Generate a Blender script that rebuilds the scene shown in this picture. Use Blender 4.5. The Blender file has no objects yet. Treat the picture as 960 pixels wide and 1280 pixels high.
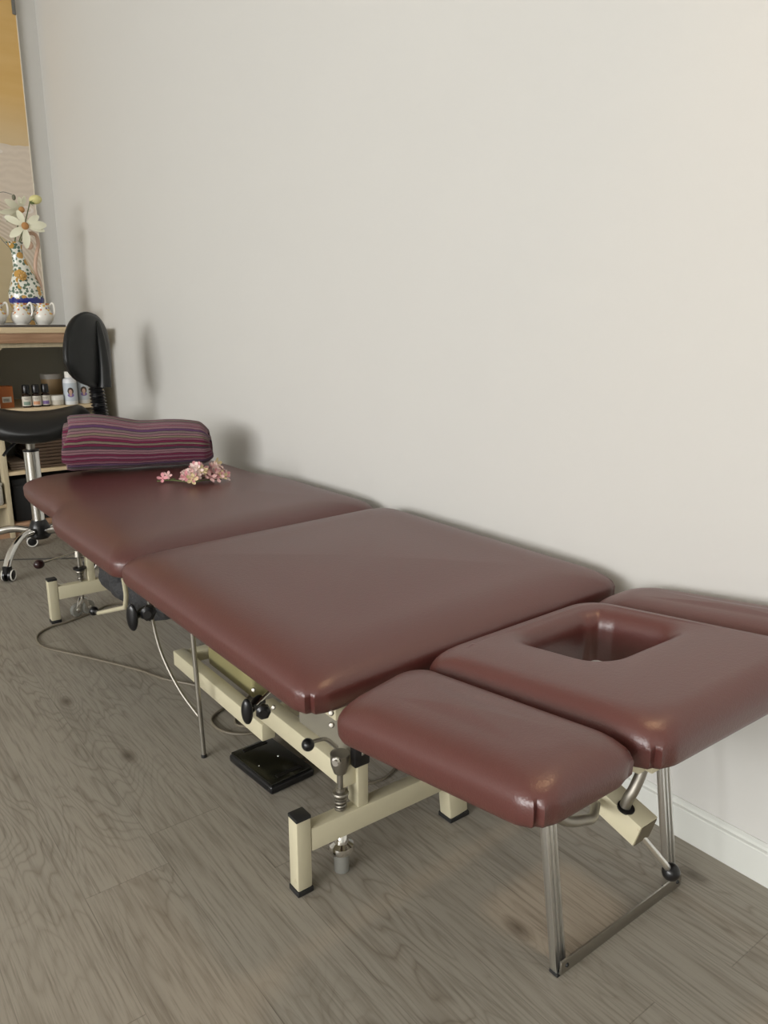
import bpy, bmesh, math, random
from mathutils import Vector, Matrix, noise
from math import pi, sin, cos, radians as R
random.seed(7)
C = bpy.context.scene.collection
V = Vector

# ------------------------------------------------------------------ materials
def mat(name, col=(.5, .5, .5), rough=.5, metal=0., spec=.5, bump=None, coat=0., trans=0., sheen=0.):
    m = bpy.data.materials.new(name); m.use_nodes = True
    nt = m.node_tree; b = nt.nodes['Principled BSDF']
    b.inputs['Base Color'].default_value = (*col, 1)
    b.inputs['Roughness'].default_value = rough
    b.inputs['Metallic'].default_value = metal
    b.inputs['Specular IOR Level'].default_value = spec
    b.inputs['Coat Weight'].default_value = coat
    b.inputs['Transmission Weight'].default_value = trans
    b.inputs['Sheen Weight'].default_value = sheen
    if bump:
        sc, st, di = bump
        tc = nt.nodes.new('ShaderNodeTexCoord'); n = nt.nodes.new('ShaderNodeTexNoise')
        n.inputs['Scale'].default_value = sc; n.inputs['Detail'].default_value = 3
        nt.links.new(tc.outputs['Object'], n.inputs['Vector'])
        bp = nt.nodes.new('ShaderNodeBump'); bp.inputs['Strength'].default_value = st
        bp.inputs['Distance'].default_value = di
        nt.links.new(n.outputs['Fac'], bp.inputs['Height']); nt.links.new(bp.outputs['Normal'], b.inputs['Normal'])
    return m

class NT:
    """small helper for writing node trees"""
    def __init__(s, m): s.t = m.node_tree; s.b = s.t.nodes['Principled BSDF']
    def n(s, typ, **k):
        x = s.t.nodes.new('ShaderNode' + typ)
        for a, v in k.items(): setattr(x, a, v)
        return x
    def l(s, a, b): s.t.links.new(a, b)
    def val(s, sock, v):
        if hasattr(v, 'is_output'): s.l(v, sock)
        elif v is not None: sock.default_value = v
    def math(s, op, a, b=None, c=None):
        x = s.n('Math', operation=op)
        for i, v in enumerate((a, b, c)): s.val(x.inputs[i], v)
        return x.outputs[0]
    def mix(s, f, a, b, blend='MIX'):
        x = s.n('Mix', data_type='RGBA', blend_type=blend)
        s.val(x.inputs[0], f)
        for i, v in ((6, a), (7, b)):
            if isinstance(v, tuple): v = (*v, 1) if len(v) == 3 else v
            s.val(x.inputs[i], v)
        return x.outputs[2]
    def ramp(s, f, stops, interp='LINEAR'):
        x = s.n('ValToRGB'); x.color_ramp.interpolation = interp
        e = x.color_ramp.elements
        while len(e) < len(stops): e.new(.5)
        for i, (p, c) in enumerate(stops):
            e[i].position = p; e[i].color = (*c, 1)
        s.l(f, x.inputs[0]); return x.outputs[0]
    def noise(s, vec, scale, detail=3, dist=0., rough=.5, dim='3D'):
        x = s.n('TexNoise', noise_dimensions=dim)
        x.inputs['Scale'].default_value = scale; x.inputs['Detail'].default_value = detail
        x.inputs['Distortion'].default_value = dist; x.inputs['Roughness'].default_value = rough
        if vec is not None: s.l(vec, x.inputs['Vector'])
        return x.outputs['Fac']
    def comb(s, x, y, z):
        c = s.n('CombineXYZ')
        for i, v in enumerate((x, y, z)): s.val(c.inputs[i], v)
        return c.outputs[0]
    def xyz(s, out='Object'):
        tc = s.n('TexCoord'); sp = s.n('SeparateXYZ'); s.l(tc.outputs[out], sp.inputs[0])
        return tc.outputs[out], sp.outputs[0], sp.outputs[1], sp.outputs[2]
    def bump(s, h, st, d):
        x = s.n('Bump'); x.inputs['Strength'].default_value = st; x.inputs['Distance'].default_value = d
        s.l(h, x.inputs['Height']); s.l(x.outputs[0], s.b.inputs['Normal'])

def vinyl_mat():
    m = mat('oxblood_vinyl', (.08, .02, .017), .37, spec=.85)
    q = NT(m); o, x, y, z = q.xyz()
    n1 = q.noise(o, 3.0, 3)
    c = q.mix(n1, (.086, .0225, .019), (.102, .0295, .0245))
    q.l(c, q.b.inputs['Base Color'])
    vor = q.n('TexVoronoi'); vor.inputs['Scale'].default_value = 420; q.l(o, vor.inputs['Vector'])
    h = q.math('ADD', q.math('MULTIPLY', vor.outputs['Distance'], .6), q.noise(o, 160, 2))
    q.bump(h, .22, .0012)
    return m

def floor_mat():
    m = mat('oak_laminate', rough=.46, spec=.32)
    q = NT(m); o, x, y, z = q.xyz()
    w, L = .155, 1.12
    xs = q.math('ADD', x, .028)
    row = q.math('FLOOR', q.math('DIVIDE', xs, w))
    wn = q.n('TexWhiteNoise', noise_dimensions='1D'); q.l(row, wn.inputs['W'])
    yo = q.math('ADD', y, q.math('MULTIPLY', wn.outputs['Value'], L))
    col = q.math('FLOOR', q.math('DIVIDE', yo, L))
    wn2 = q.n('TexWhiteNoise', noise_dimensions='2D'); q.l(q.comb(row, col, 0.), wn2.inputs['Vector'])
    pid = wn2.outputs['Value']
    off = q.math('MULTIPLY', pid, 37.)
    # knots
    vor = q.n('TexVoronoi', voronoi_dimensions='2D'); vor.inputs['Scale'].default_value = 1.9
    q.l(q.comb(q.math('MULTIPLY', x, 1.6), q.math('MULTIPLY', y, .8), 0.), vor.inputs['Vector'])
    kn = q.math('SUBTRACT', 1., q.math('MINIMUM', q.math('MULTIPLY', vor.outputs['Distance'], 16.), 1.))
    # cathedral grain: contour lines of stretched noise
    v1 = q.comb(q.math('ADD', q.math('MULTIPLY', x, 1.), off), q.math('MULTIPLY', y, .16), off)
    big = q.math('ADD', q.noise(v1, 7.0, 3, .25, .5), q.math('MULTIPLY', q.math('EXPONENT', q.math('MULTIPLY', vor.outputs['Distance'], -5.)), .35))
    ring = q.math('FRACT', q.math('MULTIPLY', big, 22.))
    ringl = q.math('POWER', q.math('ABSOLUTE', q.math('SUBTRACT', q.math('MULTIPLY', ring, 2.), 1.)), 4.)
    v2 = q.comb(q.math('ADD', x, off), q.math('MULTIPLY', y, .035), 0.)
    fine = q.noise(v2, 190., 4, .0, .65)
    v3 = q.comb(q.math('ADD', x, off), q.math('MULTIPLY', y, .09), 3.)
    mid = q.noise(v3, 30., 3, .6)
    base = q.mix(pid, (.300, .276, .234), (.342, .322, .278))
    base = q.mix(q.noise(q.comb(x, q.math('MULTIPLY', y, .3), 0.), 4., 2), base, (.362, .325, .264))
    sel = q.noise(q.comb(x, q.math('MULTIPLY', y, .5), off), 3.0, 1)
    sel = q.math('MULTIPLY', q.math('SUBTRACT', sel, .36), 3.2)
    sel = q.math('MINIMUM', q.math('MAXIMUM', sel, 0.), 1.)
    c = q.mix(q.math('MULTIPLY', q.math('MULTIPLY', ringl, sel), .55), base, (.140, .115, .086))
    c = q.mix(q.math('MULTIPLY', q.math('MAXIMUM', q.math('SUBTRACT', fine, .48), 0.), 2.6), c, (.130, .109, .084))
    c = q.mix(q.math('MULTIPLY', q.math('MAXIMUM', q.math('SUBTRACT', mid, .52), 0.), 1.7), c, (.130, .108, .082))
    c = q.mix(q.math('MULTIPLY', q.math('MAXIMUM', kn, 0.), .75), c, (.060, .040, .026))
    # seams
    fx = q.math('FRACT', q.math('DIVIDE', xs, w)); fy = q.math('FRACT', q.math('DIVIDE', yo, L))
    sx = q.math('LESS_THAN', fx, .010); sy = q.math('LESS_THAN', fy, .0016)
    seam = q.math('MAXIMUM', sx, sy)
    c = q.mix(q.math('MULTIPLY', seam, .32), c, (.05, .04, .03))
    q.l(c, q.b.inputs['Base Color'])
    q.bump(q.math('SUBTRACT', q.math('MULTIPLY', fine, .35), seam), .25, .001)
    return m

def wood_mat(name, c1, c2, axis=0, scale=1., rough=.5):
    m = mat(name, rough=rough); q = NT(m); o, x, y, z = q.xyz()
    s = [1., 1., 1.]; s[axis] = .06
    v = q.comb(q.math('MULTIPLY', x, s[0]), q.math('MULTIPLY', y, s[1]), q.math('MULTIPLY', z, s[2]))
    n = q.noise(v, 90 * scale, 4, .3, .6)
    q.l(q.ramp(n, [(.3, c1), (.7, c2)]), q.b.inputs['Base Color'])
    return m

def wall_mat(name, col):
    m = mat(name, col, .85, spec=.25); q = NT(m); o, *_ = q.xyz()
    q.l(q.mix(q.noise(o, 2.2, 3), tuple(c * .985 for c in col), tuple(min(1, c * 1.01) for c in col)), q.b.inputs['Base Color'])
    q.bump(q.noise(o, 160, 3), .06, .001)
    return m

def cream_mat():
    m = mat('cream_enamel', (.60, .555, .40), .38, spec=.5); q = NT(m); o, *_ = q.xyz()
    n = q.noise(o, 38, 5, .3, .7)
    f = q.math('MULTIPLY', q.math('MAXIMUM', q.math('SUBTRACT', n, .66), 0.), 6.)
    c = q.mix(q.noise(o, 6, 2), (.60, .555, .40), (.56, .515, .36))
    q.l(q.mix(q.math('MINIMUM', f, .7), c, (.36, .25, .13)), q.b.inputs['Base Color'])
    q.bump(q.noise(o, 240, 2), .05, .0006)
    return m

def towel_mat():
    m = mat('striped_terry', rough=.95, spec=.1, sheen=.15); q = NT(m)
    uv, u, v, _ = q.xyz('UV')
    o, ox, oy, oz = q.xyz('Object')
    wob = q.math('MULTIPLY', q.math('SUBTRACT', q.noise(o, 22, 2), .5), .006)
    vv = q.math('ADD', v, wob)
    def stripes(k, seed):
        t = q.math('ADD', q.math('MULTIPLY', vv, k), seed)
        w = q.n('TexWhiteNoise', noise_dimensions='1D'); q.l(q.math('FLOOR', t), w.inputs['W'])
        return w.outputs['Value'], q.math('FRACT', t)
    r1, f1 = stripes(135., 3.)
    pal = [(0., (.27, .105, .14)), (.19, (.30, .165, .185)), (.34, (.18, .020, .060)), (.43, (.25, .205, .145)),
           (.56, (.12, .05, .13)), (.66, (.27, .12, .165)), (.78, (.075, .055, .065)), (.88, (.22, .165, .155))]
    c = q.ramp(r1, pal, 'CONSTANT')
    dark = q.math('LESS_THAN', f1, .24)
    c = q.mix(q.math('MULTIPLY', dark, .85), c, (.045, .018, .032))
    fz = q.noise(o, 420, 2, 0, .7)
    c = q.mix(q.math('MULTIPLY', fz, .35), c, (.05, .025, .035), 'MIX')
    q.l(c, q.b.inputs['Base Color'])
    h = q.math('ADD', q.math('MULTIPLY', q.math('SINE', q.math('MULTIPLY', f1, pi)), .8), q.math('MULTIPLY', fz, 1.1))
    q.bump(h, .8, .003)
    return m

def mural_mat():
    m = mat('mural_print', rough=.55, spec=.3); q = NT(m); o, x, y, z = q.xyz()
    st = q.noise(q.comb(q.math('MULTIPLY', x, .5), 0., q.math('MULTIPLY', z, 4.)), 3.5, 3)
    gold = q.mix(st, (.56, .33, .085), (.72, .50, .22))
    band = q.ramp(z, [(0., (.0, .0, .0)), (1., (1, 1, 1))])
    # sand with wavy raked lines
    wv = q.n('TexWave', wave_type='BANDS', bands_direction='Z'); wv.inputs['Scale'].default_value = 9
    wv.inputs['Distortion'].default_value = 9; wv.inputs['Detail'].default_value = 2; wv.inputs['Detail Scale'].default_value = 1.2
    q.l(o, wv.inputs['Vector'])
    sand = q.mix(q.math('MULTIPLY', wv.outputs['Fac'], .25), (.66, .575, .48), (.50, .42, .34))
    vr = q.n('TexVoronoi'); vr.inputs['Scale'].default_value = 7; q.l(q.comb(x, 0., q.math('MULTIPLY', z, 1.8)), vr.inputs['Vector'])
    ringv = q.math('LESS_THAN', q.math('ABSOLUTE', q.math('SUBTRACT', vr.outputs['Distance'], .20)), .045)
    sand = q.mix(q.math('MULTIPLY', ringv, .5), sand, (.80, .76, .72))
    # large smooth stone disc at the lower left and rings raked around it
    dx = q.math('SUBTRACT', x, -.36); dz = q.math('SUBTRACT', z, .15)
    r = q.math('SQRT', q.math('ADD', q.math('MULTIPLY', dx, dx), q.math('MULTIPLY', dz, dz)))
    rr = q.math('MULTIPLY', q.math('SINE', q.math('MULTIPLY', r, 330.)), .5)
    near = q.math('LESS_THAN', r, .50)
    sand = q.mix(q.math('MULTIPLY', near, q.math('ADD', q.math('MULTIPLY', rr, .5), .25)), sand, (.40, .32, .21))
    stone = q.math('LESS_THAN', r, .335)
    sand = q.mix(stone, sand, q.mix(st, (.47, .38, .23), (.56, .47, .30)))
    up = q.math('GREATER_THAN', q.math('ADD', z, q.math('MULTIPLY', q.noise(o, 7, 2), .05)), .925)
    mid = q.n('MapRange'); mid.inputs[1].default_value = .93; mid.inputs[2].default_value = 1.15
    q.l(z, mid.inputs[0])
    gold = q.mix(mid.outputs[0], (.62, .47, .27), gold)
    q.l(q.mix(up, sand, gold), q.b.inputs['Base Color'])
    return m

def majolica_mat():
    m = mat('painted_majolica', rough=.15, spec=.6, coat=.3); q = NT(m); o, x, y, z = q.xyz()
    v1 = q.n('TexVoronoi'); v1.inputs['Scale'].default_value = 62; q.l(o, v1.inputs['Vector'])
    v2 = q.n('TexVoronoi'); v2.inputs['Scale'].default_value = 27; q.l(o, v2.inputs['Vector'])
    c = q.mix(q.math('LESS_THAN', v1.outputs['Distance'], .46), (.74, .74, .66), (.10, .16, .11))
    yel = q.math('MULTIPLY', q.math('LESS_THAN', v2.outputs['Distance'], .42), q.math('GREATER_THAN', q.noise(o, 14, 1), .47))
    c = q.mix(yel, c, (.52, .29, .06))
    b1 = q.math('MULTIPLY', q.math('GREATER_THAN', z, .098), q.math('LESS_THAN', q.math('ADD', z, q.math('MULTIPLY', q.noise(o, 60, 1), .04)), .150))
    c = q.mix(b1, c, (.015, .025, .20))
    q.l(c, q.b.inputs['Base Color']); return m

def jug_mat():
    m = mat('flowered_porcelain', rough=.15, spec=.6); q = NT(m); o, x, y, z = q.xyz()
    v1 = q.n('TexVoronoi'); v1.inputs['Scale'].default_value = 75; q.l(o, v1.inputs['Vector'])
    sel = q.math('MULTIPLY', q.math('LESS_THAN', v1.outputs['Distance'], .46), q.math('GREATER_THAN', z, .050))
    pc = q.ramp(q.n('SeparateColor').outputs[0] if False else q.noise(o, 40, 1), [(.35, (.62, .20, .10)), (.5, (.70, .48, .12)), (.62, (.22, .20, .36))], 'CONSTANT')
    q.l(q.mix(sel, (.80, .78, .72), pc), q.b.inputs['Base Color']); return m

M = dict(
    vinyl=vinyl_mat(), floor=floor_mat(), wall=wall_mat('wall_paint', (.615, .607, .578)), wall_back=wall_mat('wall_paint_back', (.615, .607, .578)),
    ceiling=wall_mat('ceiling_paint', (.84, .83, .80)), trim=mat('white_trim', (.66, .67, .63), .4),
    cream=cream_mat(), black=mat('black_plastic', (.006, .006, .007), .28), rubber=mat('black_rubber', (.015, .015, .015), .55),
    chrome=mat('chrome', (.78, .77, .74), .12, 1.), steel=mat('brushed_steel', (.33, .31, .27), .45, 1., bump=(60, .1, .001)),
    alu=mat('aluminium', (.82, .82, .80), .30, 1., bump=(90, .08, .0008)), clear=mat('clear_plastic', (.50, .50, .46), .2, trans=.55),
    ply=wood_mat('plywood_edge', (.60, .46, .28), (.72, .58, .38), 0), oak=wood_mat('warm_wood', (.30, .17, .095), (.44, .27, .165), 0),
    pale=wood_mat('pale_timber', (.50, .42, .27), (.60, .52, .36), 2), backp=mat('grey_back_panel', (.50, .52, .48), .7, bump=(20, .1, .002)),
    seat=mat('black_leatherette', (.007, .007, .007), .42, spec=.35, bump=(300, .15, .001)), shell=mat('black_shell', (.009, .010, .010), .38, spec=.4),
    towel=towel_mat(), brown=mat('brown_terry', (.105, .070, .048), .95, spec=.1, bump=(260, .6, .003)),
    mauve=mat('mauve_terry', (.14, .07, .085), .95, spec=.1, bump=(260, .6, .003)),
    cord=mat('grey_cord', (.17, .145, .105), .45), dcord=mat('dark_cord', (.03, .026, .02), .5),
    cloth=mat('dark_cloth', (.03, .03, .032), .7, bump=(45, .9, .012)),
    mural=mural_mat(), majolica=majolica_mat(), porc=jug_mat(), white_china=mat('white_china', (.80, .78, .72), .15),
    petal=mat('ivory_petal', (.76, .75, .58), .6), core=mat('orange_core', (.50, .25, .09), .8, bump=(400, .8, .003)),
    green=mat('green_stem', (.10, .13, .04), .6), bud=mat('yellow_bud', (.70, .66, .30), .6), grey=mat('grey_metal', (.17, .17, .16), .45, .3),
    amber=mat('dark_amber_glass', (.02, .010, .006), .12), label=mat('cream_label', (.62, .58, .50), .6),
    lblue=mat('pale_blue_label', (.50, .55, .60), .5), wbot=mat('white_bottle', (.70, .72, .74), .35), tan=mat('tan_jar', (.30, .20, .10), .45),
    orange=mat('orange_carton', (.40, .115, .025), .5), hair=mat('print_brown', (.05, .03, .022), .6), skin=mat('print_skin', (.50, .32, .24), .6),
    lgreen=mat('print_green', (.20, .28, .22), .6), lor=mat('print_orange', (.62, .30, .16), .6), lpur=mat('print_violet', (.20, .13, .32), .6),
    tray=mat('dark_tray', (.10, .09, .08), .35), brownbox=mat('brown_box', (.05, .028, .02), .7), blackbox=mat('black_box', (.006, .006, .006), .7),
    glass=mat('window_glass', (1, 1, 1), .0, trans=1.), glossblack=mat('black_gloss_plate', (.010, .010, .007), .16),
    pinks=[mat('pink_petal_%s' % k, c, .7) for k, c in zip('abcd', ((.72, .33, .36), (.78, .50, .48), (.80, .62, .58), (.74, .62, .36)))],
    warmlamp=mat('lamp_diffuser', (.9, .85, .7), .5),
)
gl = M['warmlamp'].node_tree.nodes['Principled BSDF']
gl.inputs['Emission Color'].default_value = (1., .72, .42, 1); gl.inputs['Emission Strength'].default_value = 4

# ------------------------------------------------------------------ geometry helpers
def wloc(o):
    p = V((0, 0, 0))
    while o is not None: p = p + o.location; o = o.parent
    return p
def obj(name, bm, m, parent=None, smooth=None, label=None, keep=False):
    """one mesh object; vertices are given in world space unless keep"""
    me = bpy.data.meshes.new(name)
    if parent is not None and not keep:
        bmesh.ops.translate(bm, verts=bm.verts, vec=-wloc(parent))
    bmesh.ops.recalc_face_normals(bm, faces=bm.faces)
    bm.to_mesh(me); bm.free()
    for mm in (m if isinstance(m, list) else [m]): me.materials.append(mm)
    if smooth is not False:
        for p in me.polygons: p.use_smooth = True
        me.set_sharp_from_angle(angle=R(smooth or 35))
    o = bpy.data.objects.new(name, me); C.objects.link(o)
    if parent is not None: o.parent = parent
    if label: o['label'] = label
    return o
def thing(name, label, cat, loc=(0, 0, 0), group=None):
    o = bpy.data.objects.new(name, None); C.objects.link(o); o.location = loc; o.empty_display_size = .05
    o['label'] = label; o['category'] = cat
    if group: o['group'] = group
    return o
def tag(o, label, cat, group=None, kind=None):
    o['label'] = label; o['category'] = cat
    if group: o['group'] = group
    if kind: o['kind'] = kind
    return o
def origin(o, p):
    """give a world-space mesh an origin at p"""
    o.data.transform(Matrix.Translation(-V(p))); o.location = p; return o
def struct(name, bm, m, smooth=False):
    o = obj(name, bm, m, None, smooth); o['kind'] = 'structure'; return o
def BM(): return bmesh.new()
def box(bm, a, b, bev=0., seg=2, M4=None, mi=0):
    r = bmesh.ops.create_cube(bm, size=1)['verts']
    a, b = V(a), V(b); c = (a + b) / 2; s = b - a
    for v in r: v.co = V((v.co.x * s.x, v.co.y * s.y, v.co.z * s.z)) + c
    fs = list({f for v in r for f in v.link_faces})
    if bev > 0:
        es = list({e for v in r for e in v.link_edges})
        o = bmesh.ops.bevel(bm, geom=es, offset=bev, segments=seg, profile=.5, affect='EDGES')
        fs = list({f for v in (o['verts'] + [v for v in r if v.is_valid]) for f in v.link_faces})
    vs = list({v for f in fs for v in f.verts})
    if M4: bmesh.ops.transform(bm, matrix=M4, verts=vs)
    for f in fs: f.material_index = mi
    return vs
def bar(bm, p, q, w, h, bev=.002, up=(0, 0, 1)):
    """rectangular tube from p to q, w across, h along up"""
    p, q = V(p), V(q); d = q - p; L = d.length; d.normalize()
    u = V(up); s = d.cross(u).normalized(); u = s.cross(d)
    m = Matrix((s, d, u)).transposed().to_4x4(); m.translation = (p + q) / 2
    return box(bm, (-w / 2, -L / 2, -h / 2), (w / 2, L / 2, h / 2), bev, 2, m)
def frames(pts, closed=False):
    n = len(pts); T = []
    for i in range(n):
        a = pts[(i - 1) % n] if (closed or i > 0) else pts[0]
        b = pts[(i + 1) % n] if (closed or i < n - 1) else pts[-1]
        T.append((b - a).normalized())
    u = T[0].orthogonal().normalized(); out = []
    for t in T:
        u = (u - t * u.dot(t)).normalized(); out.append((u, t.cross(u)))
    return out
def tube(bm, pts, r, n=12, cap=True, mi=0):
    pts = [V(p) for p in pts]; fr = frames(pts); rings = []
    rs = r if isinstance(r, (list, tuple)) else [r] * len(pts)
    for p, (u, w), rr in zip(pts, fr, rs):
        rings.append([bm.verts.new(p + u * rr * cos(2 * pi * k / n) + w * rr * sin(2 * pi * k / n)) for k in range(n)])
    for a, b in zip(rings, rings[1:]):
        for k in range(n):
            f = bm.faces.new((a[k], a[(k + 1) % n], b[(k + 1) % n], b[k])); f.material_index = mi
    if cap:
        for rg in (rings[0][::-1], rings[-1]):
            f = bm.faces.new(rg); f.material_index = mi
    return rings
def spline(pts, sub=8):
    pts = [V(p) for p in pts]; out = []
    for i in range(len(pts) - 1):
        p0 = pts[max(i - 1, 0)]; p1 = pts[i]; p2 = pts[i + 1]; p3 = pts[min(i + 2, len(pts) - 1)]
        for k in range(sub):
            t = k / sub
            out.append(.5 * ((2 * p1) + (p2 - p0) * t + (2 * p0 - 5 * p1 + 4 * p2 - p3) * t * t + (3 * p1 - p0 - 3 * p2 + p3) * t ** 3))
    out.append(pts[-1]); return out
def lathe(bm, prof, c=(0, 0, 0), n=28, M4=None, mi=0):
    """prof: list of (r, z) from bottom to top"""
    c = V(c); rings = []; new = []
    for r, z in prof:
        if r < 1e-5:
            v = bm.verts.new(c + V((0, 0, z))); rings.append([v]); new.append(v)
        else:
            rg = [bm.verts.new(c + V((r * cos(2 * pi * k / n), r * sin(2 * pi * k / n), z))) for k in range(n)]
            rings.append(rg); new += rg
    for a, b in zip(rings, rings[1:]):
        for k in range(n):
            j = (k + 1) % n
            if len(a) == 1 and len(b) == 1: continue
            if len(a) == 1: f = bm.faces.new((a[0], b[j], b[k]))
            elif len(b) == 1: f = bm.faces.new((a[k], a[j], b[0]))
            else: f = bm.faces.new((a[k], a[j], b[j], b[k]))
            f.material_index = mi
    for rg, rev in ((rings[0], True), (rings[-1], False)):
        if len(rg) > 1:
            f = bm.faces.new(rg[::-1] if rev else rg); f.material_index = mi
    if M4: bmesh.ops.transform(bm, matrix=M4, verts=new)
    return new
def aim(p, d, roll=0.):
    """matrix taking +Z to direction d at p"""
    q = V(d).to_track_quat('Z', 'Y'); return Matrix.Translation(V(p)) @ q.to_matrix().to_4x4() @ Matrix.Rotation(roll, 4, 'Z')
def ball(bm, c, r, s=(1, 1, 1), n=20, mi=0):
    o = bmesh.ops.create_uvsphere(bm, u_segments=n, v_segments=n // 2, radius=r)['verts']
    for v in o: v.co = V((v.co.x * s[0], v.co.y * s[1], v.co.z * s[2])) + V(c)
    for f in {f for v in o for f in v.link_faces}: f.material_index = mi
    return o

# rounded rectangle of half sizes a,b with corner radius rad; same vertex count always
NC, NE = 10, 14
def rrect(a, b, rad, ends=None):
    rad = max(min(rad, a * .98, b * .98), .002); P = []
    for k, (sx, sy, a0) in enumerate(((1, 1, 0), (-1, 1, 90), (-1, -1, 180), (1, -1, 270))):
        cx, cy = sx * (a - rad), sy * (b - rad)
        arc = [(cx + rad * cos(R(a0 + 90 * i / NC)), cy + rad * sin(R(a0 + 90 * i / NC)), k, i / NC) for i in range(NC + 1)]
        P += arc
        nx = ((-1, 1), (-1, -1), (1, -1), (1, 1))[k]; na = R(a0 + 90)
        q = (nx[0] * (a - rad) + rad * cos(na), nx[1] * (b - rad) + rad * sin(na))
        l = arc[-1]
        for i in range(1, NE): t = i / NE; P.append((l[0] + (q[0] - l[0]) * t, l[1] + (q[1] - l[1]) * t, -1, t))
    return P

def cushion(name, parent, q, z0, T, a, b, cr=.045, rt=.05, hole=None, pleats=(), warp=None, crown=.006, sag=None, label=None, rtb=None):
    """upholstered slab. q = corners NL,NR,FR,FL (x,y) ; z0 = bottom height at each corner; a,b nominal half sizes"""
    bm = BM()
    def place(x, y, z):
        if warp: x, y = warp(x, y)
        s, t = (x / a + 1) / 2, (y / b + 1) / 2
        w = ((1 - s) * (1 - t), s * (1 - t), s * t, (1 - s) * t)
        return V((sum(w[i] * q[i][0] for i in range(4)), sum(w[i] * q[i][1] for i in range(4)), sum(w[i] * z0[i] for i in range(4)) + z))
    zb = T * .46
    prof = [(.020, 0.), (.010, .001), (.004, .005), (.0008, .013), (0., zb)]
    for i in range(1, 10):
        th = pi / 2 * i / 9
        prof.append((rt * (1 - cos(th)), zb + (T - zb) * sin(th)))
    def ring(d, z, hl=False, holeprof=None):
        out = []
        if not hl:
            pts = rrect(a - d, b - d, max(cr + d * .35, .018))
            for x, y, k, t in pts:
                zz = z
                if k in pleats and z < T * .8:
                    g = (t - .5) * NC
                    am = .0038 * min(1, z / .01) * min(1, (T * .8 - z) / (T * .4))
                    off = (-am if abs(g) < .6 else (am * .9 if abs(g) < 1.6 else 0))
                    L = math.hypot(x, y); x += x / L * off * 1.2; y += y / L * off * 1.2
                out.append(bm.verts.new(place(x, y, zz)))
        return out
    rings = [ring(d, z) for d, z in prof]
    def bridge(A, B):
        n = len(A)
        for k in range(n): bm.faces.new((A[k], A[(k + 1) % n], B[(k + 1) % n], B[k]))
    for A, B in zip(rings, rings[1:]): bridge(A, B)
    top = T + crown
    if hole:
        hx, hy, ha, hb, hr = hole
        def hring(d, z):
            out = []
            for x, y, k, t in rrect(ha + d, hb + d, hr + d * .6):
                if k == 0 and d < .022:
                    g = (t - .45) * NC; w_ = min(1, (.022 - d) / .01)
                    o_ = (.0030 if abs(g) < .6 else (-.0012 if abs(g) < 2.6 else 0)) * w_
                    L = math.hypot(x, y); x += x / L * o_; y += y / L * o_
                out.append(bm.verts.new(place(hx + x, hy + y, z)))
            return out
        hp = []
        rh = .028
        for i in range(0, 9):
            th = pi / 2 * (1 - i / 8)
            hp.append((rh * (1 - cos(th)), zb + (T - zb) * sin(th)))
        hp += [(0., zb * .5), (.001, 0.), (.003, -.022), (.008, -.022)]
        HR = [hring(d, z) for d, z in hp]
        d0 = rt; N = 6; prev = rings[-1]; top = T
        oo = rrect(a - d0, b - d0, max(cr - d0 * .35, .018)); hh = rrect(ha + rh, hb + rh, hr + rh * .6)
        for s in range(1, N):
            f = s / N
            cur = [bm.verts.new(place(o[0] * (1 - f) + (h[0] + hx) * f, o[1] * (1 - f) + (h[1] + hy) * f, top * (1 - f) + T * f + .0015 * sin(pi * f))) for o, h in zip(oo, hh)]
            bridge(prev, cur); prev = cur
        bridge(prev, HR[0])
        for A, B in zip(HR, HR[1:]): bridge(A, B)
        bridge(HR[-1], rings[0])
    else:
        prev = rings[-1]; d0 = rt
        oo = rrect(a - d0, b - d0, max(cr - d0 * .35, .018))
        for s in range(1, 12):
            f = 1 - s / 12
            zz = T + (crown + .003) * (1 - f * f) ** 2
            cur = [bm.verts.new(place(o[0] * f, o[1] * f, zz)) for o in oo]
            bridge(prev, cur); prev = cur
        c = bm.verts.new(place(0, 0, top + .003))
        n = len(prev)
        for k in range(n): bm.faces.new((prev[k], prev[(k + 1) % n], c))
        bm.faces.new(rings[0][::-1])
    if sag:
        for v in bm.verts: v.co.z += sag(v.co.x, v.co.y)
    return obj(name, bm, M['vinyl'], parent, 60, label)

# ------------------------------------------------------------------ room
XW, YB, XL, YF, ZC = 1.29, 4.68, -6.0, -4.4, 2.82
bm = BM(); box(bm, (XL - .1, YF - .1, -.08), (XW + .1, YB + .1, 0)); struct('floor', bm, M['floor'])
bm = BM(); box(bm, (XL - .1, YF - .1, ZC), (XW + .1, YB + .1, ZC + .08)); struct('ceiling', bm, M['ceiling'])
bm = BM(); box(bm, (XW, YF - .1, 0), (XW + .1, YB + .1, ZC)); struct('wall_right', bm, M['wall'])
bm = BM(); box(bm, (XL, YB, 0), (XW, YB + .1, ZC)); struct('wall_back', bm, M['wall_back'])
bm = BM(); box(bm, (XL, YF - .1, 0), (XW, YF, ZC)); struct('wall_front', bm, M['wall'])
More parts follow.
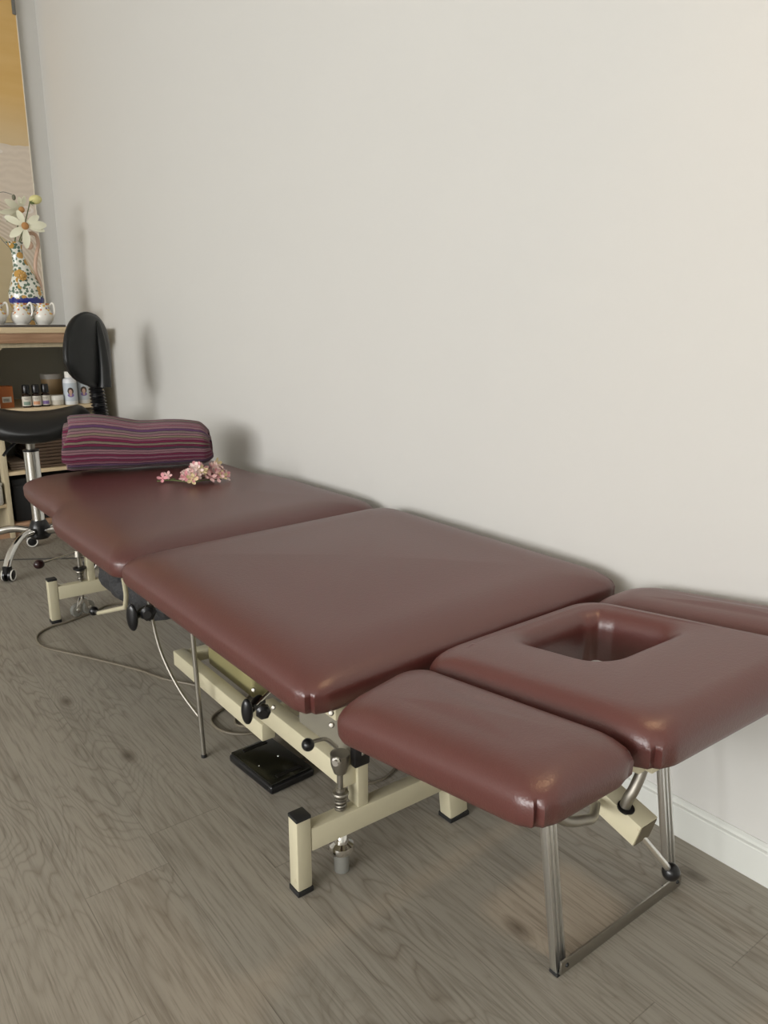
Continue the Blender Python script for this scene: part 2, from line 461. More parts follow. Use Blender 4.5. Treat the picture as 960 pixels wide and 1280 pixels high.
# left wall with a window opening
WY0, WY1, WZ0, WZ1 = -3.2, 2.3, 1.15, 2.7
bm = BM()
box(bm, (XL - .1, YF - .1, 0), (XL, WY0, ZC)); box(bm, (XL - .1, WY1, 0), (XL, YB + .1, ZC))
box(bm, (XL - .1, WY0, 0), (XL, WY1, WZ0)); box(bm, (XL - .1, WY0, WZ1), (XL, WY1, ZC))
struct('wall_left', bm, M['wall'])
bm = BM()
for a, b in (((XL - .08, WY0, WZ0), (XL - .03, WY0 + .05, WZ1)), ((XL - .08, WY1 - .05, WZ0), (XL - .03, WY1, WZ1)),
             ((XL - .08, WY0, WZ0), (XL - .03, WY1, WZ0 + .05)), ((XL - .08, WY0, WZ1 - .05), (XL - .03, WY1, WZ1)),
             ((XL - .08, -.48, WZ0), (XL - .03, -.42, WZ1))): box(bm, a, b, .004)
struct('window_1', bm, M['trim'])
# baseboards
def baseboard(name, prof_pts, p, q, nrm):
    bm = BM(); p, q, nrm = V(p), V(q), V(nrm); A = []; B = []
    for d, z in prof_pts:
        A.append(bm.verts.new(p + nrm * d + V((0, 0, z)))); B.append(bm.verts.new(q + nrm * d + V((0, 0, z))))
    n = len(A)
    for k in range(n): bm.faces.new((A[k], A[(k + 1) % n], B[(k + 1) % n], B[k]))
    bm.faces.new(A); bm.faces.new(B[::-1]); struct(name, bm, M['trim'])
bp = [(-.004, 0), (.013, 0), (.013, .062), (.012, .065), (.007, .067), (.006, .073), (.002, .078), (-.004, .078)]
baseboard('baseboard_right', bp, (XW, YF, 0), (XW, YB, 0), (-1, 0, 0))
baseboard('baseboard_back', bp, (XL, YB, 0), (XW - .014, YB, 0), (0, -1, 0))
baseboard('baseboard_left', bp, (XL, YF, 0), (XL, YB - .014, 0), (1, 0, 0))

# ------------------------------------------------------------------ treatment table
TB = thing('treatment_table', 'oxblood vinyl treatment table with cream steel frame against the wall', 'massage table', (.79, 1.02, 0))
A_, B_ = .372, .385
cushion('torso_cushion', TB, [(.503, .836), (1.252, .862), (1.252, 1.632), (.492, 1.588)], [.452, .460, .460, .458], .070, A_, B_, .045, .105, pleats=(2, 3), crown=.004)
def legwarp(x, y):
    b = .54
    t = max(0, min(1, (y + .04) / .12)); t = t * t * (3 - 2 * t)
    k = 1 - .115 * t
    e = max(0, (y - .30) / .24); k *= 1 - .05 * e * e
    return x * k, y
cushion('leg_cushion', TB, [(.500, 1.610), (1.252, 1.655), (1.252, 2.700), (.492, 2.690)], [.446, .452, .446, .440], .076, A_, .54, .05, .115, warp=legwarp, crown=.003)
cushion('arm_cushion', TB, [(.520, .432), (.692, .432), (.692, .828), (.508, .792)], [.500, .500, .452, .446], .062, .088, .190, .035, .055, pleats=(2, 3), crown=.001)
cushion('arm_cushion', TB, [(1.110, .380), (1.262, .380), (1.262, .835), (1.104, .835)], [.508, .508, .450, .450], .062, .080, .220, .035, .052, crown=.001)
cushion('head_cushion', TB, [(.700, .418), (1.098, .408), (1.098, .832), (.697, .828)], [.503, .503, .453, .450], .066, .200, .205, .040, .038, hole=(.034, .054, .092, .074, .038), pleats=(2,))

# plywood-backed sub frame under the cushions
bm = BM()
for x in (.58, 1.17):
    bar(bm, (x, .86, .438), (x, 1.60, .442), .028, .022)
bar(bm, (.58, .90, .430), (1.17, .90, .430), .028, .022); bar(bm, (.58, 1.56, .430), (1.17, 1.56, .430), .028, .022)
for x in (.735, .85): bar(bm, (x, 1.04, .415), (x, 1.56, .415), .03, .03)
obj('torso_frame', bm, M['cream'], TB)
bm = BM()
bar(bm, (.625, 1.64, .425), (.625, 2.60, .392), .028, .026); bar(bm, (1.10, 1.64, .425), (1.10, 2.60, .392), .028, .026)
bar(bm, (.625, 2.58, .394), (1.10, 2.58, .394), .028, .026); bar(bm, (.625, 1.68, .422), (1.10, 1.68, .422), .028, .026)
bar(bm, (.66, 2.45, .425), (1.06, 2.45, .425), .03, .045)
obj('leg_section_frame', bm, M['cream'], TB)
bm = BM()
bar(bm, (.60, .80, .44), (.60, .47, .482), .026, .02); bar(bm, (1.19, .80, .44), (1.19, .45, .484), .026, .02)
bar(bm, (.74, .82, .445), (.74, .46, .49), .022, .02); bar(bm, (1.06, .82, .445), (1.06, .46, .49), .022, .02)
bar(bm, (.56, .815, .432), (1.22, .835, .436), .026, .022)
bar(bm, (.74, .46, .489), (1.06, .46, .489), .022, .016)
obj('head_section_frame', bm, M['cream'], TB)

# near and far H-feet
def foot_assembly(y, s=1, near=True):
    bm = BM(); bar(bm, (.618, y + .016, .104), (.945, y + .012, .104), .030, .046, .003)
    obj('crossbeam', bm, M['cream'], TB)
    bm = BM(); bar(bm, (.602, y + .016, .010), (.602, y + .016, .152), .030, .030, .003, up=(0, 1, 0)); p = obj('foot_post', bm, M['cream'], TB)
    bm = BM(); box(bm, (.5865, y + .0005, .150), (.6175, y + .0315, .1575), .002); obj('end_cap', bm, M['rubber'], p)
    bm = BM(); box(bm, (.5855, y - .0005, 0), (.6185, y + .0325, .011), .002); obj('rubber_foot', bm, M['rubber'], p)
    bm = BM(); bar(bm, (.969, y + .010, .009), (.957, y + .012, .128), .048, .034, .003, up=(0, 1, 0)); p = obj('foot_post', bm, M['cream'], TB)
    bm = BM(); box(bm, (.943, y - .009, 0), (.9955, y + .030, .010), .002); obj('rubber_foot', bm, M['rubber'], p)
    bm = BM(); bar(bm, (.732, y + .020, .126), (.732, y + .020, .405), .024, .034, .002, up=(0, 1, 0)); obj('upright', bm, M['cream'], TB)
foot_assembly(1.02); foot_assembly(2.63)
bm = BM(); bar(bm, (.708, 1.03, .195), (.708, 1.345, .195), .034, .042, .002); obj('upper_beam', bm, M['cream'], TB)
bm = BM(); bar(bm, (.705, 1.332, .148), (.705, 1.81, .148), .032, .040, .002); obj('lower_beam', bm, M['cream'], TB)
bm = BM()
bar(bm, (.86, 1.36, .175), (.86, 2.62, .115), .032, .04); bar(bm, (.72, 1.79, .150), (.86, 1.79, .150), .03, .03)
bar(bm, (.72, 1.345, .172), (.86, 1.36, .172), .03, .03)
obj('spine_beam', bm, M['cream'], TB)
for a, b in (((.82, 1.40, .18), (.80, 1.30, .42)), ((.82, 1.78, .18), (.80, 1.62, .42))):
    bm = BM(); bar(bm, a, b, .03, .03); obj('lifting_arm', bm, M['cream'], TB)
bm = BM(); box(bm, (.755, 1.50, .135), (.90, 1.745, .30), .010, 3); obj('motor_box', bm, mat('olive_cream_enamel', (.30, .27, .13), .45), TB)
bm = BM(); tube(bm, [(.80, 1.44, .20), (.80, 1.50, .20)], .03, 18); obj('motor_cap', bm, M['black'], TB)

# retractable castors: rod, spring, glide
def castor(y, zt, x=.690, double=False):
    bm = BM(); tube(bm, [(x, y, .060), (x, y, zt)], .0062, 16); rod = obj('castor_rod', bm, M['steel'], TB)
    bm = BM(); n = 100; tube(bm, [(x + .0095 * cos(2 * pi * 4.5 * i / n), y + .0095 * sin(2 * pi * 4.5 * i / n), .129 + .030 * i / n) for i in range(n + 1)], .0024, 6)
    obj('spring', bm, M['steel'], rod)
    bm = BM(); lathe(bm, [(.006, .160), (.0145, .160), (.0155, .163), (.0145, .166), (.009, .168), (.009, .175), (.006, .175)], (x, y, 0)); obj('washer', bm, M['steel'], rod)
    if not double:
        bm = BM(); lathe(bm, [(.014, .045), (.0225, .043), (.0245, .048), (.023, .056), (.014, .062), (.010, .078), (.007, .081)], (x, y, 0)); obj('castor_cup', bm, M['chrome'], rod)
        bm = BM(); lathe(bm, [(.008, 0), (.0145, .001), (.0150, .043), (.006, .046)], (x, y, 0)); obj('castor_glide', bm, M['clear'], rod)
    else:
        for dx, dy in ((-.022, .004), (.018, .012)):
            bm = BM(); lathe(bm, [(0, -.008), (.020, -.008), (.0245, -.004), (.0245, .004), (.020, .008), (0, .008)], M4=aim((x + dx, y + dy, .0248), (.35, -1, 0)))
            w = obj('castor_wheel', bm, M['clear'], rod)
            bm = BM(); lathe(bm, [(0, 0), (.008, 0), (.008, .003), (.004, .005), (0, .005)], M4=aim((x + dx + .003, y + dy - .0085, .0248), (.35, -1, 0))); obj('axle_cap', bm, M['chrome'], w)
            bm = BM(); bar(bm, (x + dx, y + dy - .011, .024), (x + dx * .3, y, .068), .013, .004, .001, up=(0, -1, .2)); obj('castor_fork', bm, M['chrome'], w)
castor(1.036, .222); castor(2.648, .225, .698, True)
# bracket with bolt on the near castor
bm = BM(); lathe(bm, [(.008, .203), (.012, .206), (.017, .222), (.018, .244), (.010, .248)], (.690, 1.036, 0), 20)
br = obj('castor_bracket', bm, M['steel'], TB)
bm = BM(); lathe(bm, [(0, 0), (.0085, 0), (.0085, .004), (.0055, .005), (.0055, .010), (0, .010)], M4=aim((.672, 1.020, .243), (-.75, -.65, 0)), n=8); obj('bolt', bm, M['chrome'], br)
bm = BM(); box(bm, (.702, 1.005, .222), (.735, 1.022, .262), .003); obj('stop_block', bm, M['black'], br)
bm = BM(); tube(bm, spline([(.680, 1.030, .262), (.660, 1.035, .283), (.632, 1.035, .288)]), .0035, 10); lv = obj('castor_lever', bm, M['steel'], TB)
bm = BM(); ball(bm, (.620, 1.030, .289), .0115); obj('ball_knob', bm, M['black'], lv)
bm = BM(); tube(bm, [(.698, 2.648, .232), (.640, 2.640, .226), (.575, 2.632, .220)], .0040, 10); lv = obj('castor_lever', bm, M['chrome'], TB)
bm = BM(); ball(bm, (.566, 2.630, .2185), .0155, (1.15, 1, 1)); obj('ball_knob', bm, mat('dark_red_knob', (.020, .004, .005), .3), lv)
bm = BM(); lathe(bm, [(.009, .205), (.022, .207), (.022, .212), (.009, .214)], (.698, 2.648, -.035)); obj('collar', bm, M['black'], TB)
bm = BM(); lathe(bm, [(.010, .222), (.016, .226), (.012, .246), (.006, .250)], (.698, 2.648, -.008)); obj('castor_bracket', bm, M['steel'], TB)

# grey adjusting plate under the torso cushion, with hinge screws
bm = BM()
P = [(.716, 1.22, .216), (.716, 1.06, .216), (.716, 1.01, .235), (.716, .955, .33), (.716, .93, .45), (.716, 1.22, .45)]
vs = [bm.verts.new(p) for p in P]; f = bm.faces.new(vs); e = bmesh.ops.extrude_face_region(bm, geom=[f])
bmesh.ops.translate(bm, verts=[v for v in e['geom'] if isinstance(v, bmesh.types.BMVert)], vec=(.005, 0, 0))
obj('hinge_plate', bm, mat('grey_plate', (.30, .28, .23), .45, .4), TB)
for p in ((.592, 1.170, .345), (.602, 1.115, .330), (.528, .812, .456), (.534, .822, .468), (.690, .835, .478), (1.12, .842, .474)):
    bm = BM(); lathe(bm, [(0, 0), (.0042, 0), (.0042, .002), (.003, .004), (0, .0045)], M4=aim(p, (-.7, -.6, .3)), n=12); obj('screw', bm, M['steel'], TB)

# winged clamp knobs
def wing(p, d, L, w, parent, tilt=0.):
    bm = BM(); m = aim(p, d)
    lathe(bm, [(0, -.036), (.012, -.034), (.012, -.020), (.009, -.010), (.009, 0), (0, 0)], M4=m, n=16)
    vs = ball(bm, (0, 0, .012), 1, (w, L, .0085), 20)
    bmesh.ops.transform(bm, matrix=Matrix.Translation(V(p)) @ Matrix.Rotation(tilt, 4, 'X') @ Matrix.Translation(-V(p)) @ Matrix.Translation(V(p) + V(d).normalized() * .0) @ V(d).to_track_quat('Z', 'Y').to_matrix().to_4x4(), verts=vs)
    return obj('clamp_knob', bm, M['black'], parent)
k = wing((.588, 1.178, .305), (-.85, -.5, 0), .026, .012, TB)
bm = BM(); tube(bm, [(.590, 1.176, .306), (.640, 1.195, .318)], .004, 10); obj('clamp_screw', bm, M['chrome'], k)
bm = BM(); lathe(bm, [(0, 0), (.012, 0), (.014, .005), (.014, .014), (.008, .019), (0, .019)], M4=aim((.600, 1.150, .312), (-.5, -.8, 0)), n=7); obj('locking_nut', bm, M['black'], k)
k = wing((.560, 1.690, .334), (-.85, -.5, 0), .034, .016, TB)
bm = BM(); tube(bm, [(.562, 1.690, .336), (.66, 1.72, .350)], .005, 10); obj('clamp_screw', bm, M['steel'], k)
bm = BM(); lathe(bm, [(0, 0), (.016, 0), (.018, .006), (.018, .020), (.010, .026), (0, .026)], M4=aim((.590, 1.680, .342), (-.5, -.8, 0)), n=7); obj('locking_nut', bm, M['black'], k)
# cream bent release lever at the joint of torso and leg sections
bm = BM(); tube(bm, spline([(.530, 1.66, .44), (.545, 1.70, .385), (.556, 1.748, .340), (.560, 1.765, .332), (.566, 1.80, .318), (.592, 2.10, .205)], 8), .0055, 10); lv = obj('release_lever', bm, M['cream'], TB)
bm = BM(); ball(bm, (.598, 2.165, .190), .0135); tube(bm, [(.592, 2.10, .205), (.598, 2.16, .191)], .005, 8); obj('ball_knob', bm, M['black'], lv)
# steel support leg and curved stay
bm = BM(); tube(bm, [(.648, 1.552, .002), (.650, 1.590, .442)], .0058, 14); sl = obj('support_leg', bm, M['steel'], TB)
bm = BM(); lathe(bm, [(0, 0), (.0068, 0), (.0068, .006), (.005, .008), (0, .008)], (.648, 1.552, 0), 14); obj('leg_tip', bm, M['rubber'], sl)
bm = BM(); tube(bm, spline([(.600, 1.72, .41), (.602, 1.705, .325), (.608, 1.675, .235), (.625, 1.62, .155), (.648, 1.565, .098)]), .0042, 12); obj('curved_stay', bm, M['steel'], TB)

# head section: aluminium legs with strap, cream clamp tube, bent steel rods, handle
for x in (.832, 1.138):
    bm = BM()
    p, q = V((x, .637, .004)), V((x, .712, .49))
    bar(bm, p, q, .024, .010, .001, up=(0, 1, 0))
    for dx in (-.010, .0, .010): bar(bm, p + V((dx, -.0065, 0)), q + V((dx, -.0065, 0)), .004, .0045, .0008, up=(0, 1, 0))
    l = obj('prop_leg', bm, M['alu'], TB)
    bm = BM(); box(bm, (x - .013, .626, 0), (x + .013, .643, .006), .001); obj('leg_tip', bm, M['rubber'], l)
bm = BM(); box(bm, (.822, .622, .006), (1.152, .6255, .030), .0008)
st = obj('leg_strap', bm, M['steel'], TB)
for x in (.836, 1.140):
    bm = BM(); lathe(bm, [(0, 0), (.0042, 0), (.003, .0025), (0, .003)], M4=aim((x, .6225, .019), (0, -1, 0)), n=12); obj('rivet', bm, M['rubber'], st)
bm = BM(); bar(bm, (1.114, .680, .31), (1.126, .680, .40), .010, .010, .002, up=(0, 1, 0)); obj('leg_catch', bm, M['rubber'], TB)
bm = BM(); d = V((0, -1, -.30)).normalized(); e = V((.802, .4885, .352)); s0 = e - d * .20
up = V((0, -.30, 1)).normalized()
bar(bm, s0 + V((0, 0, .001)), e + V((0, 0, .001)), .037, .035, .0015, up=up); hb = obj('clamp_tube', bm, M['cream'], TB)
bm = BM(); box(bm, (-.016, -.0006, -.0165), (.016, .0006, .0165), 0, 1, Matrix.Translation(e) @ V((0, -1, -.3)).to_track_quat('Y', 'Z').to_matrix().to_4x4()); obj('tube_end_shade', bm, mat('painted_inside_shade', (.12, .10, .06), .6), hb)  # dark plate over the solid tube end, its colour stands for shade inside
bm = BM(); tube(bm, spline([(.792, .520, .360), (.792, .512, .392), (.798, .507, .410), (.812, .506, .440), (.818, .510, .49)]), .0075, 14); obj('bent_rod', bm, M['steel'], TB)
bm = BM(); lathe(bm, [(.007, 0), (.0115, 0), (.0115, .003), (.007, .004)], M4=aim((.792, .514, .3775), up)); obj('grommet', bm, M['black'], hb)
bm = BM(); tube(bm, [(.796, .498, .352), (.862, .486, .270)], .0048, 12); h = obj('handle_rod', bm, M['alu'], TB)
bm = BM(); ball(bm, (.868, .4845, .262), .0125, n=28); obj('ball_knob', bm, M['black'], h)
bm = BM(); tube(bm, spline([(.600, .52, .470), (.640, .503, .436), (.664, .503, .420), (.694, .508, .406), (.725, .517, .391), (.77, .545, .376)]), .0065, 12); obj('curved_rod', bm, M['steel'], TB)

# dark bunched cloth hanging between the frame members
bm = BM()
vs = ball(bm, (0, 0, 0), 1, (.125, .29, .075), 48)
for v in vs:
    n = noise.noise_vector(v.co * 22 + V((3, 1, 2))) * .016 + noise.noise_vector(v.co * 9) * .03
    v.co += n
bmesh.ops.translate(bm, verts=vs, vec=(.745, 2.05, .285))
o = tag(origin(obj('cloth_bundle', bm, M['cloth'], None, 80), (.745, 2.05, .21)), 'crumpled dark grey cloth bundle slung beneath the table by the far foot', 'cloth')

# ------------------------------------------------------------------ foot switch and cables on the floor
FS = thing('foot_switch', 'low black glossy foot switch on the floor beneath the table', 'foot pedal', (.745, 1.41, 0))
m = Matrix.Translation((.750, 1.412, 0)) @ Matrix.Rotation(R(4), 4, 'Z')
bm = BM(); box(bm, (-.058, -.090, 0), (.058, .090, .020), .006, 3, m); obj('base', bm, M['black'], FS)
bm = BM(); box(bm, (-.054, -.086, .019), (.054, .086, .0245), .002, 2, m); pl = obj('pressure_plate', bm, M['glossblack'], FS)
bm = BM(); box(bm, (-.030, -.074, .0240), (.034, -.062, .0255), .0005, 1, m); obj('rubber_strip', bm, M['black'], pl)
bm = BM(); box(bm, (-.030, .066, .0240), (.034, .078, .0255), .0005, 1, m); obj('rubber_strip', bm, M['black'], pl)
for a, b in ((-.035, -.005), (.02, .0)):
    bm = BM(); lathe(bm, [(0, 0), (.0022, 0), (.0018, .001), (0, .0012)], (0, 0, 0), 10, m @ Matrix.Translation((a, b, .0243))); obj('screw', bm, M['chrome'], pl)
r = .0035
pts = [(.88, 2.66, r), (.80, 2.69, r), (.735, 2.655, r), (.632, 2.612, r), (.575, 2.60, r), (.525, 2.56, r), (.507, 2.49, r), (.520, 2.42, r), (.591, 2.292, r), (.686, 2.107, r), (.728, 1.997, r), (.777, 1.915, r), (.84, 1.80, r), (.86, 1.72, r)]
bm = BM(); tube(bm, spline(pts), r, 8); tag(obj('power_cord', bm, M['cord']), 'grey brown cord looping from the far castor along the floor', 'cable')
pts = [(.90, 1.78, r), (.85, 1.74, r), (.79, 1.735, r), (.740, 1.705, r), (.728, 1.655, r), (.745, 1.605, r), (.79, 1.572, r), (.85, 1.575, r), (.885, 1.62, r * 2.9), (.85, 1.68, r * 3), (.80, 1.675, r * 1.5), (.775, 1.635, r), (.80, 1.585, r * 3), (.86, 1.52, r), (.875, 1.42, r), (.845, 1.29, r), (.86, 1.24, r), (.93, 1.22, r), (1.0, 1.26, r), (.99, 1.33, r), (.90, 1.36, r), (.82, 1.40, r * 2)]
bm = BM(); tube(bm, spline(pts), r, 8); tag(obj('switch_cord', bm, M['cord']), 'grey cord coiled on the floor behind the black foot switch', 'cable')
pts = [(.50, 3.57, .0025), (.64, 3.50, .0025), (.777, 3.415, .0025), (.87, 3.355, .0025), (1.0, 3.30, .0025), (1.2, 3.24, .0025)]
bm = BM(); tube(bm, spline(pts), .0025, 8); tag(obj('floor_cable', bm, M['dcord']), 'thin dark cable lying straight across the floor past the stool', 'cable')

# ------------------------------------------------------------------ rolled towel
def rolled_towel():
    T = thing('rolled_towel', 'rolled striped towel in mauve, purple and grey on the table', 'towel', (.90, 2.44, .527))
    A = V((.705, 2.555, 0)); ax = V((.402, -.125, 0)); L = ax.length; ax.normalize(); side = V((0, 0, 1)).cross(ax).normalized()
    th = .0185; turns = 3.1; n = 190
    # spiral centre line (y,z) in a slightly flattened shape, from outside to inside
    path = []; s = 0
    for i in range(n + 1):
        a = i / n * turns * 2 * pi
        rad = .086 - (th + .0022) * a / (2 * pi)
        yy, zz = cos(a - 1.1) * rad, sin(a - 1.1) * rad
        e = 3.0; k = (abs(yy / rad) ** e + abs(zz / rad) ** e) ** (-1 / e)
        path.append(V((0, yy * k * .93, zz * k)))
    arc = [0]
    for p, q in zip(path, path[1:]): arc.append(arc[-1] + (q - p).length)
    prof = []     # closed cross-section of the sheet: outer side then inner side
    nr = []
    for i, p in enumerate(path):
        t = (path[min(i + 1, n)] - path[max(i - 1, 0)]).normalized(); nr.append(V((0, t.z, -t.y)))
    out = [(p + m * th / 2, arc[i]) for i, (p, m) in enumerate(zip(path, nr))]
    inn = [(p - m * th / 2, arc[i] + .003) for i, (p, m) in enumerate(zip(path, nr))]
    prof = out + [(path[-1] + (path[-1] - path[-2]).normalized() * th * .5, arc[-1])] + inn[::-1] + [(path[0] - (path[1] - path[0]).normalized() * th * .5, 0)]
    bm = BM(); uvl = bm.loops.layers.uv.new('UVMap'); NS = 56; rows = []; uvs = {}
    def surf(u, p, a):
        # u along 0..1 ; overall shape
        H = 1.0 - .12 * min(1, max(0, (u - .12) / .33)) + .02 * sin(u * 9)
        H *= 1 - .15 * max(0, (u - .60) / .4) ** 1.5
        en = .05
        e = 1.0
        if u > 1 - en * 1.6: t = (u - (1 - en * 1.6)) / (en * 1.6); e = (1 - t * t * .30)
        if u < en * .6: t = 1 - u / (en * .6); e = 1 - t * t * .05
        ratio = a / arc[-1]
        x = u * L - (1 - u) ** 7 * (.030 * min(1, max(0, (ratio - .27) / .06)) + .014 * ratio - .004 * sin(a * 22)) + (u ** 8) * .010 * sin(a * 16)
        x -= (.016 if .10 < ratio < .36 and u < .02 else 0)
        pz = (p.z * e * H * 1.06) ; py = p.y * e * (1.0 if u < .5 else 1 - .1 * (u - .5))
        w = V((0, py, pz)); nn = noise.noise(V((u * 5, py * 14, pz * 14)) + V((4, 4, 4))) * .005
        w *= 1 + nn * 4
        base = .0868 * H * 1.03
        z = w.z + base
        if z < .004: z = .004 * .5 + z * .35 if z > -.02 else -.005
        z = max(z, .0015)
        P = A + ax * x + side * w.y; P.z = .5262 + z
        return P
    for i in range(NS + 1):
        u = i / NS; u = .5 - .5 * cos(pi * u) if False else u
        row = []
        for p, a in prof:
            v = bm.verts.new(surf(u, p, a)); uvs[v] = (u * L, a); row.append(v)
        rows.append(row)
    m = len(prof)
    for a, b in zip(rows, rows[1:]):
        for k in range(m): bm.faces.new((a[k], a[(k + 1) % m], b[(k + 1) % m], b[k]))
    for row in (rows[0], rows[-1]):
        for k in range(n):
            o1, o2 = row[k], row[k + 1]; i1, i2 = row[m - 2 - k], row[m - 3 - k]
            try: bm.faces.new((o1, o2, i2, i1))
            except ValueError: pass
    for f in bm.faces:
        for lp in f.loops: lp[uvl].uv = uvs[lp.vert]
    o = obj('towel_roll', bm, M['towel'], T, 70)
    return T
rolled_towel()

# ------------------------------------------------------------------ pink blossoms on the table
FL = thing('flower_garland', 'small garland of pink and cream cloth blossoms in front of the rolled towel', 'flowers', (.925, 2.14, .527))
def blossom_mesh(k):
    bm = BM(); n = 4 + k % 2
    for i in range(n):
        a = 2 * pi * i / n
        rows = []
        for j in range(6):
            t = j / 5; w = .0056 * sin(pi * (.10 + .78 * t ** 1.3)) ; rr = .0015 + .0165 * t; z = .0035 * t + .004 * t * t
            rows.append([bm.verts.new(V((rr * cos(a) - s * w * sin(a), rr * sin(a) + s * w * cos(a), z + .0015 * abs(s)))) for s in (-1, -.4, .4, 1)])
        for r0, r1 in zip(rows, rows[1:]):
            for q in range(3): bm.faces.new((r0[q], r0[q + 1], r1[q + 1], r1[q]))
    ball(bm, (0, 0, .0015), .0024, n=8)
    me = bpy.data.meshes.new('blossom'); bm.to_mesh(me); bm.free()
    for p in me.polygons: p.use_smooth = True
    return me
bmeshes = []
for k in range(8):
    me = blossom_mesh(k); me.materials.append(M['pinks'][(0, 1, 1, 2, 0, 3, 1, 2)[k]]); bmeshes.append(me)
rnd = random.Random(11)
spots = [(.845, 2.205, .016), (.868, 2.222, .018)]
for c, sx, sy, h, cnt in (((.925, 2.135), .044, .034, .042, 44), ((.992, 2.145), .028, .026, .040, 26)):
    for i in range(cnt):
        a = rnd.random() * 2 * pi; rr = math.sqrt(rnd.random())
        x, y = c[0] + sx * rr * cos(a), c[1] + sy * rr * sin(a)
        spots.append((x, y, .014 + h * (1 - rr * rr) * rnd.uniform(.55, 1)))
for i, (x, y, z) in enumerate(spots):
    o = bpy.data.objects.new('blossom', bmeshes[i % 8]); C.objects.link(o); o.parent = FL
    o.location = (x - .925, y - 2.14, z)
    if i < 2: dirn0 = V((-.45, -.8, .55))
    dirn = V((x - (.95 if i > 1 else x), y - 2.14 - .05, .05)).normalized() + V((rnd.uniform(-.5, .5), rnd.uniform(-.8, .2), rnd.uniform(-.1, .4)))
    if i < 2: dirn = dirn0
    o.rotation_euler = dirn.to_track_quat('Z', 'Y').to_euler(); s = rnd.uniform(.8, 1.1) * (.85 if i < 2 else 1); o.scale = (s, s, s)
bm = BM(); tube(bm, spline([(.835, 2.225, .532), (.87, 2.20, .535), (.91, 2.15, .533), (.95, 2.13, .537), (1.0, 2.13, .533)]), .002, 6)
for p in ((.88, 2.21, .536), (.90, 2.19, .545), (.95, 2.15, .54)): ball(bm, p, .008, (1, .5, .35), 10)
obj('stem', bm, M['green'], FL)

# ------------------------------------------------------------------ saddle stool
SX, SY = .750, 3.40
ST = thing('saddle_stool', 'black saddle stool with small backrest on a chrome five-star base', 'stool', (SX, SY, 0))
bm = BM(); lathe(bm, [(.0, .105), (.034, .105), (.044, .118), (.044, .150), (.034, .172), (.028, .185), (.0, .185)], (SX, SY, 0)); obj('hub', bm, M['black'], ST)
bm = BM(); lathe(bm, [(.0245, .15), (.0245, .36), (.0245, .44)], (SX, SY, 0)); obj('gas_column', bm, M['chrome'], ST)
bm = BM(); lathe(bm, [(.026, .335), (.030, .335), (.030, .478), (.026, .480)], (SX, SY, 0)); obj('column_sleeve', bm, M['chrome'], ST)
bm = BM(); lathe(bm, [(.024, .478), (.032, .478), (.032, .486), (.020, .488)], (SX, SY, 0)); obj('collar', bm, M['black'], ST)
bm = BM(); lathe(bm, [(.017, .486), (.017, .535)], (SX, SY, 0)); obj('gas_piston', bm, M['steel'], ST)
for a in (84, 156, 228, 300, 12):
    d = V((cos(R(a)), sin(R(a)), 0)); c0 = V((SX, SY, 0))
    pts = spline([c0 + d * .035 + V((0, 0, .140)), c0 + d * .10 + V((0, 0, .152)), c0 + d * .17 + V((0, 0, .140)), c0 + d * .235 + V((0, 0, .100)), c0 + d * .270 + V((0, 0, .058))], 6)
    bm = BM(); tube(bm, pts, [.0135 + .003 * i / len(pts) for i in range(len(pts))], 14)
    lg = obj('base_leg', bm, M['chrome'], ST)
    bm = BM(); rp = [p + V((0, 0, -.011)) for p in pts[2:17]]; tube(bm, rp, .006, 8); obj('leg_inset', bm, M['black'], lg)
    c = c0 + d * .268; w = V((-d.y, d.x, 0)); w = Matrix.Rotation(R(25 + a * .7), 3, 'Z') @ w
    bm = BM(); lathe(bm, [(0, .030), (.016, .030), (.018, .040), (.018, .062), (.012, .066), (0, .066)], (c.x, c.y, 0)); cs = obj('castor', bm, M['black'], lg)
    for s in (-1, 1):
        lathe_m = aim(c + w * (s * .011) + V((0, 0, .0255)) + w.cross(V((0, 0, 1))) * .006, w)
        bm = BM(); lathe(bm, [(0, -.007), (.021, -.007), (.0255, -.004), (.0255, .004), (.021, .007), (0, .007)], M4=lathe_m, n=24)
        ring_pts = [lathe_m @ V((.0215 * cos(R(t)), .0215 * sin(R(t)), s * .0072)) for t in range(0, 361, 15)]
        obj('castor_wheel', bm, M['black'], ST)
        bm = BM(); tube(bm, ring_pts, .0028, 8); obj('wheel_ring', bm, M['white_china'], ST)
# saddle seat: banana profile along h, drooping flanks across
hd = V((-.93, .37, 0)).normalized(); sd = V((-hd.y, hd.x, 0))
def saddle(u, v, side):
    # u -1 (rear) .. 1 (front), v -1..1
    Lh = .240 if u < 0 else .22
    prof = .052 * abs(u) ** 2.0 - .085 * max(0, abs(u) - .68) ** 2 / .1
    wd = .165 * (1 - .22 * max(0, u)) * (1 - abs(u) ** 4.5 * .45)
    x = u * Lh; y = v * wd
    droop = .050 * abs(v) ** 2.2
    edge = max(abs(u) ** 6, abs(v) ** 6)
    th = .078 * (1 - max(0, edge) ** 1.2 * .66)
    z = .643 + prof - droop
    if side < 0: z = z - th - .036 * (1 - abs(v) ** 2) * (1 - u * u)
    else: z -= .020 * edge
    return V((SX + .015, SY - .03, 0)) + hd * x + sd * y + V((0, 0, z))
bm = BM(); N = 28; G = {}
def disk(i, j):
    a, b = -1 + 2 * i / N, -1 + 2 * j / N
    k = .30
    return a * math.sqrt(1 - k * b * b), b * math.sqrt(1 - k * a * a)
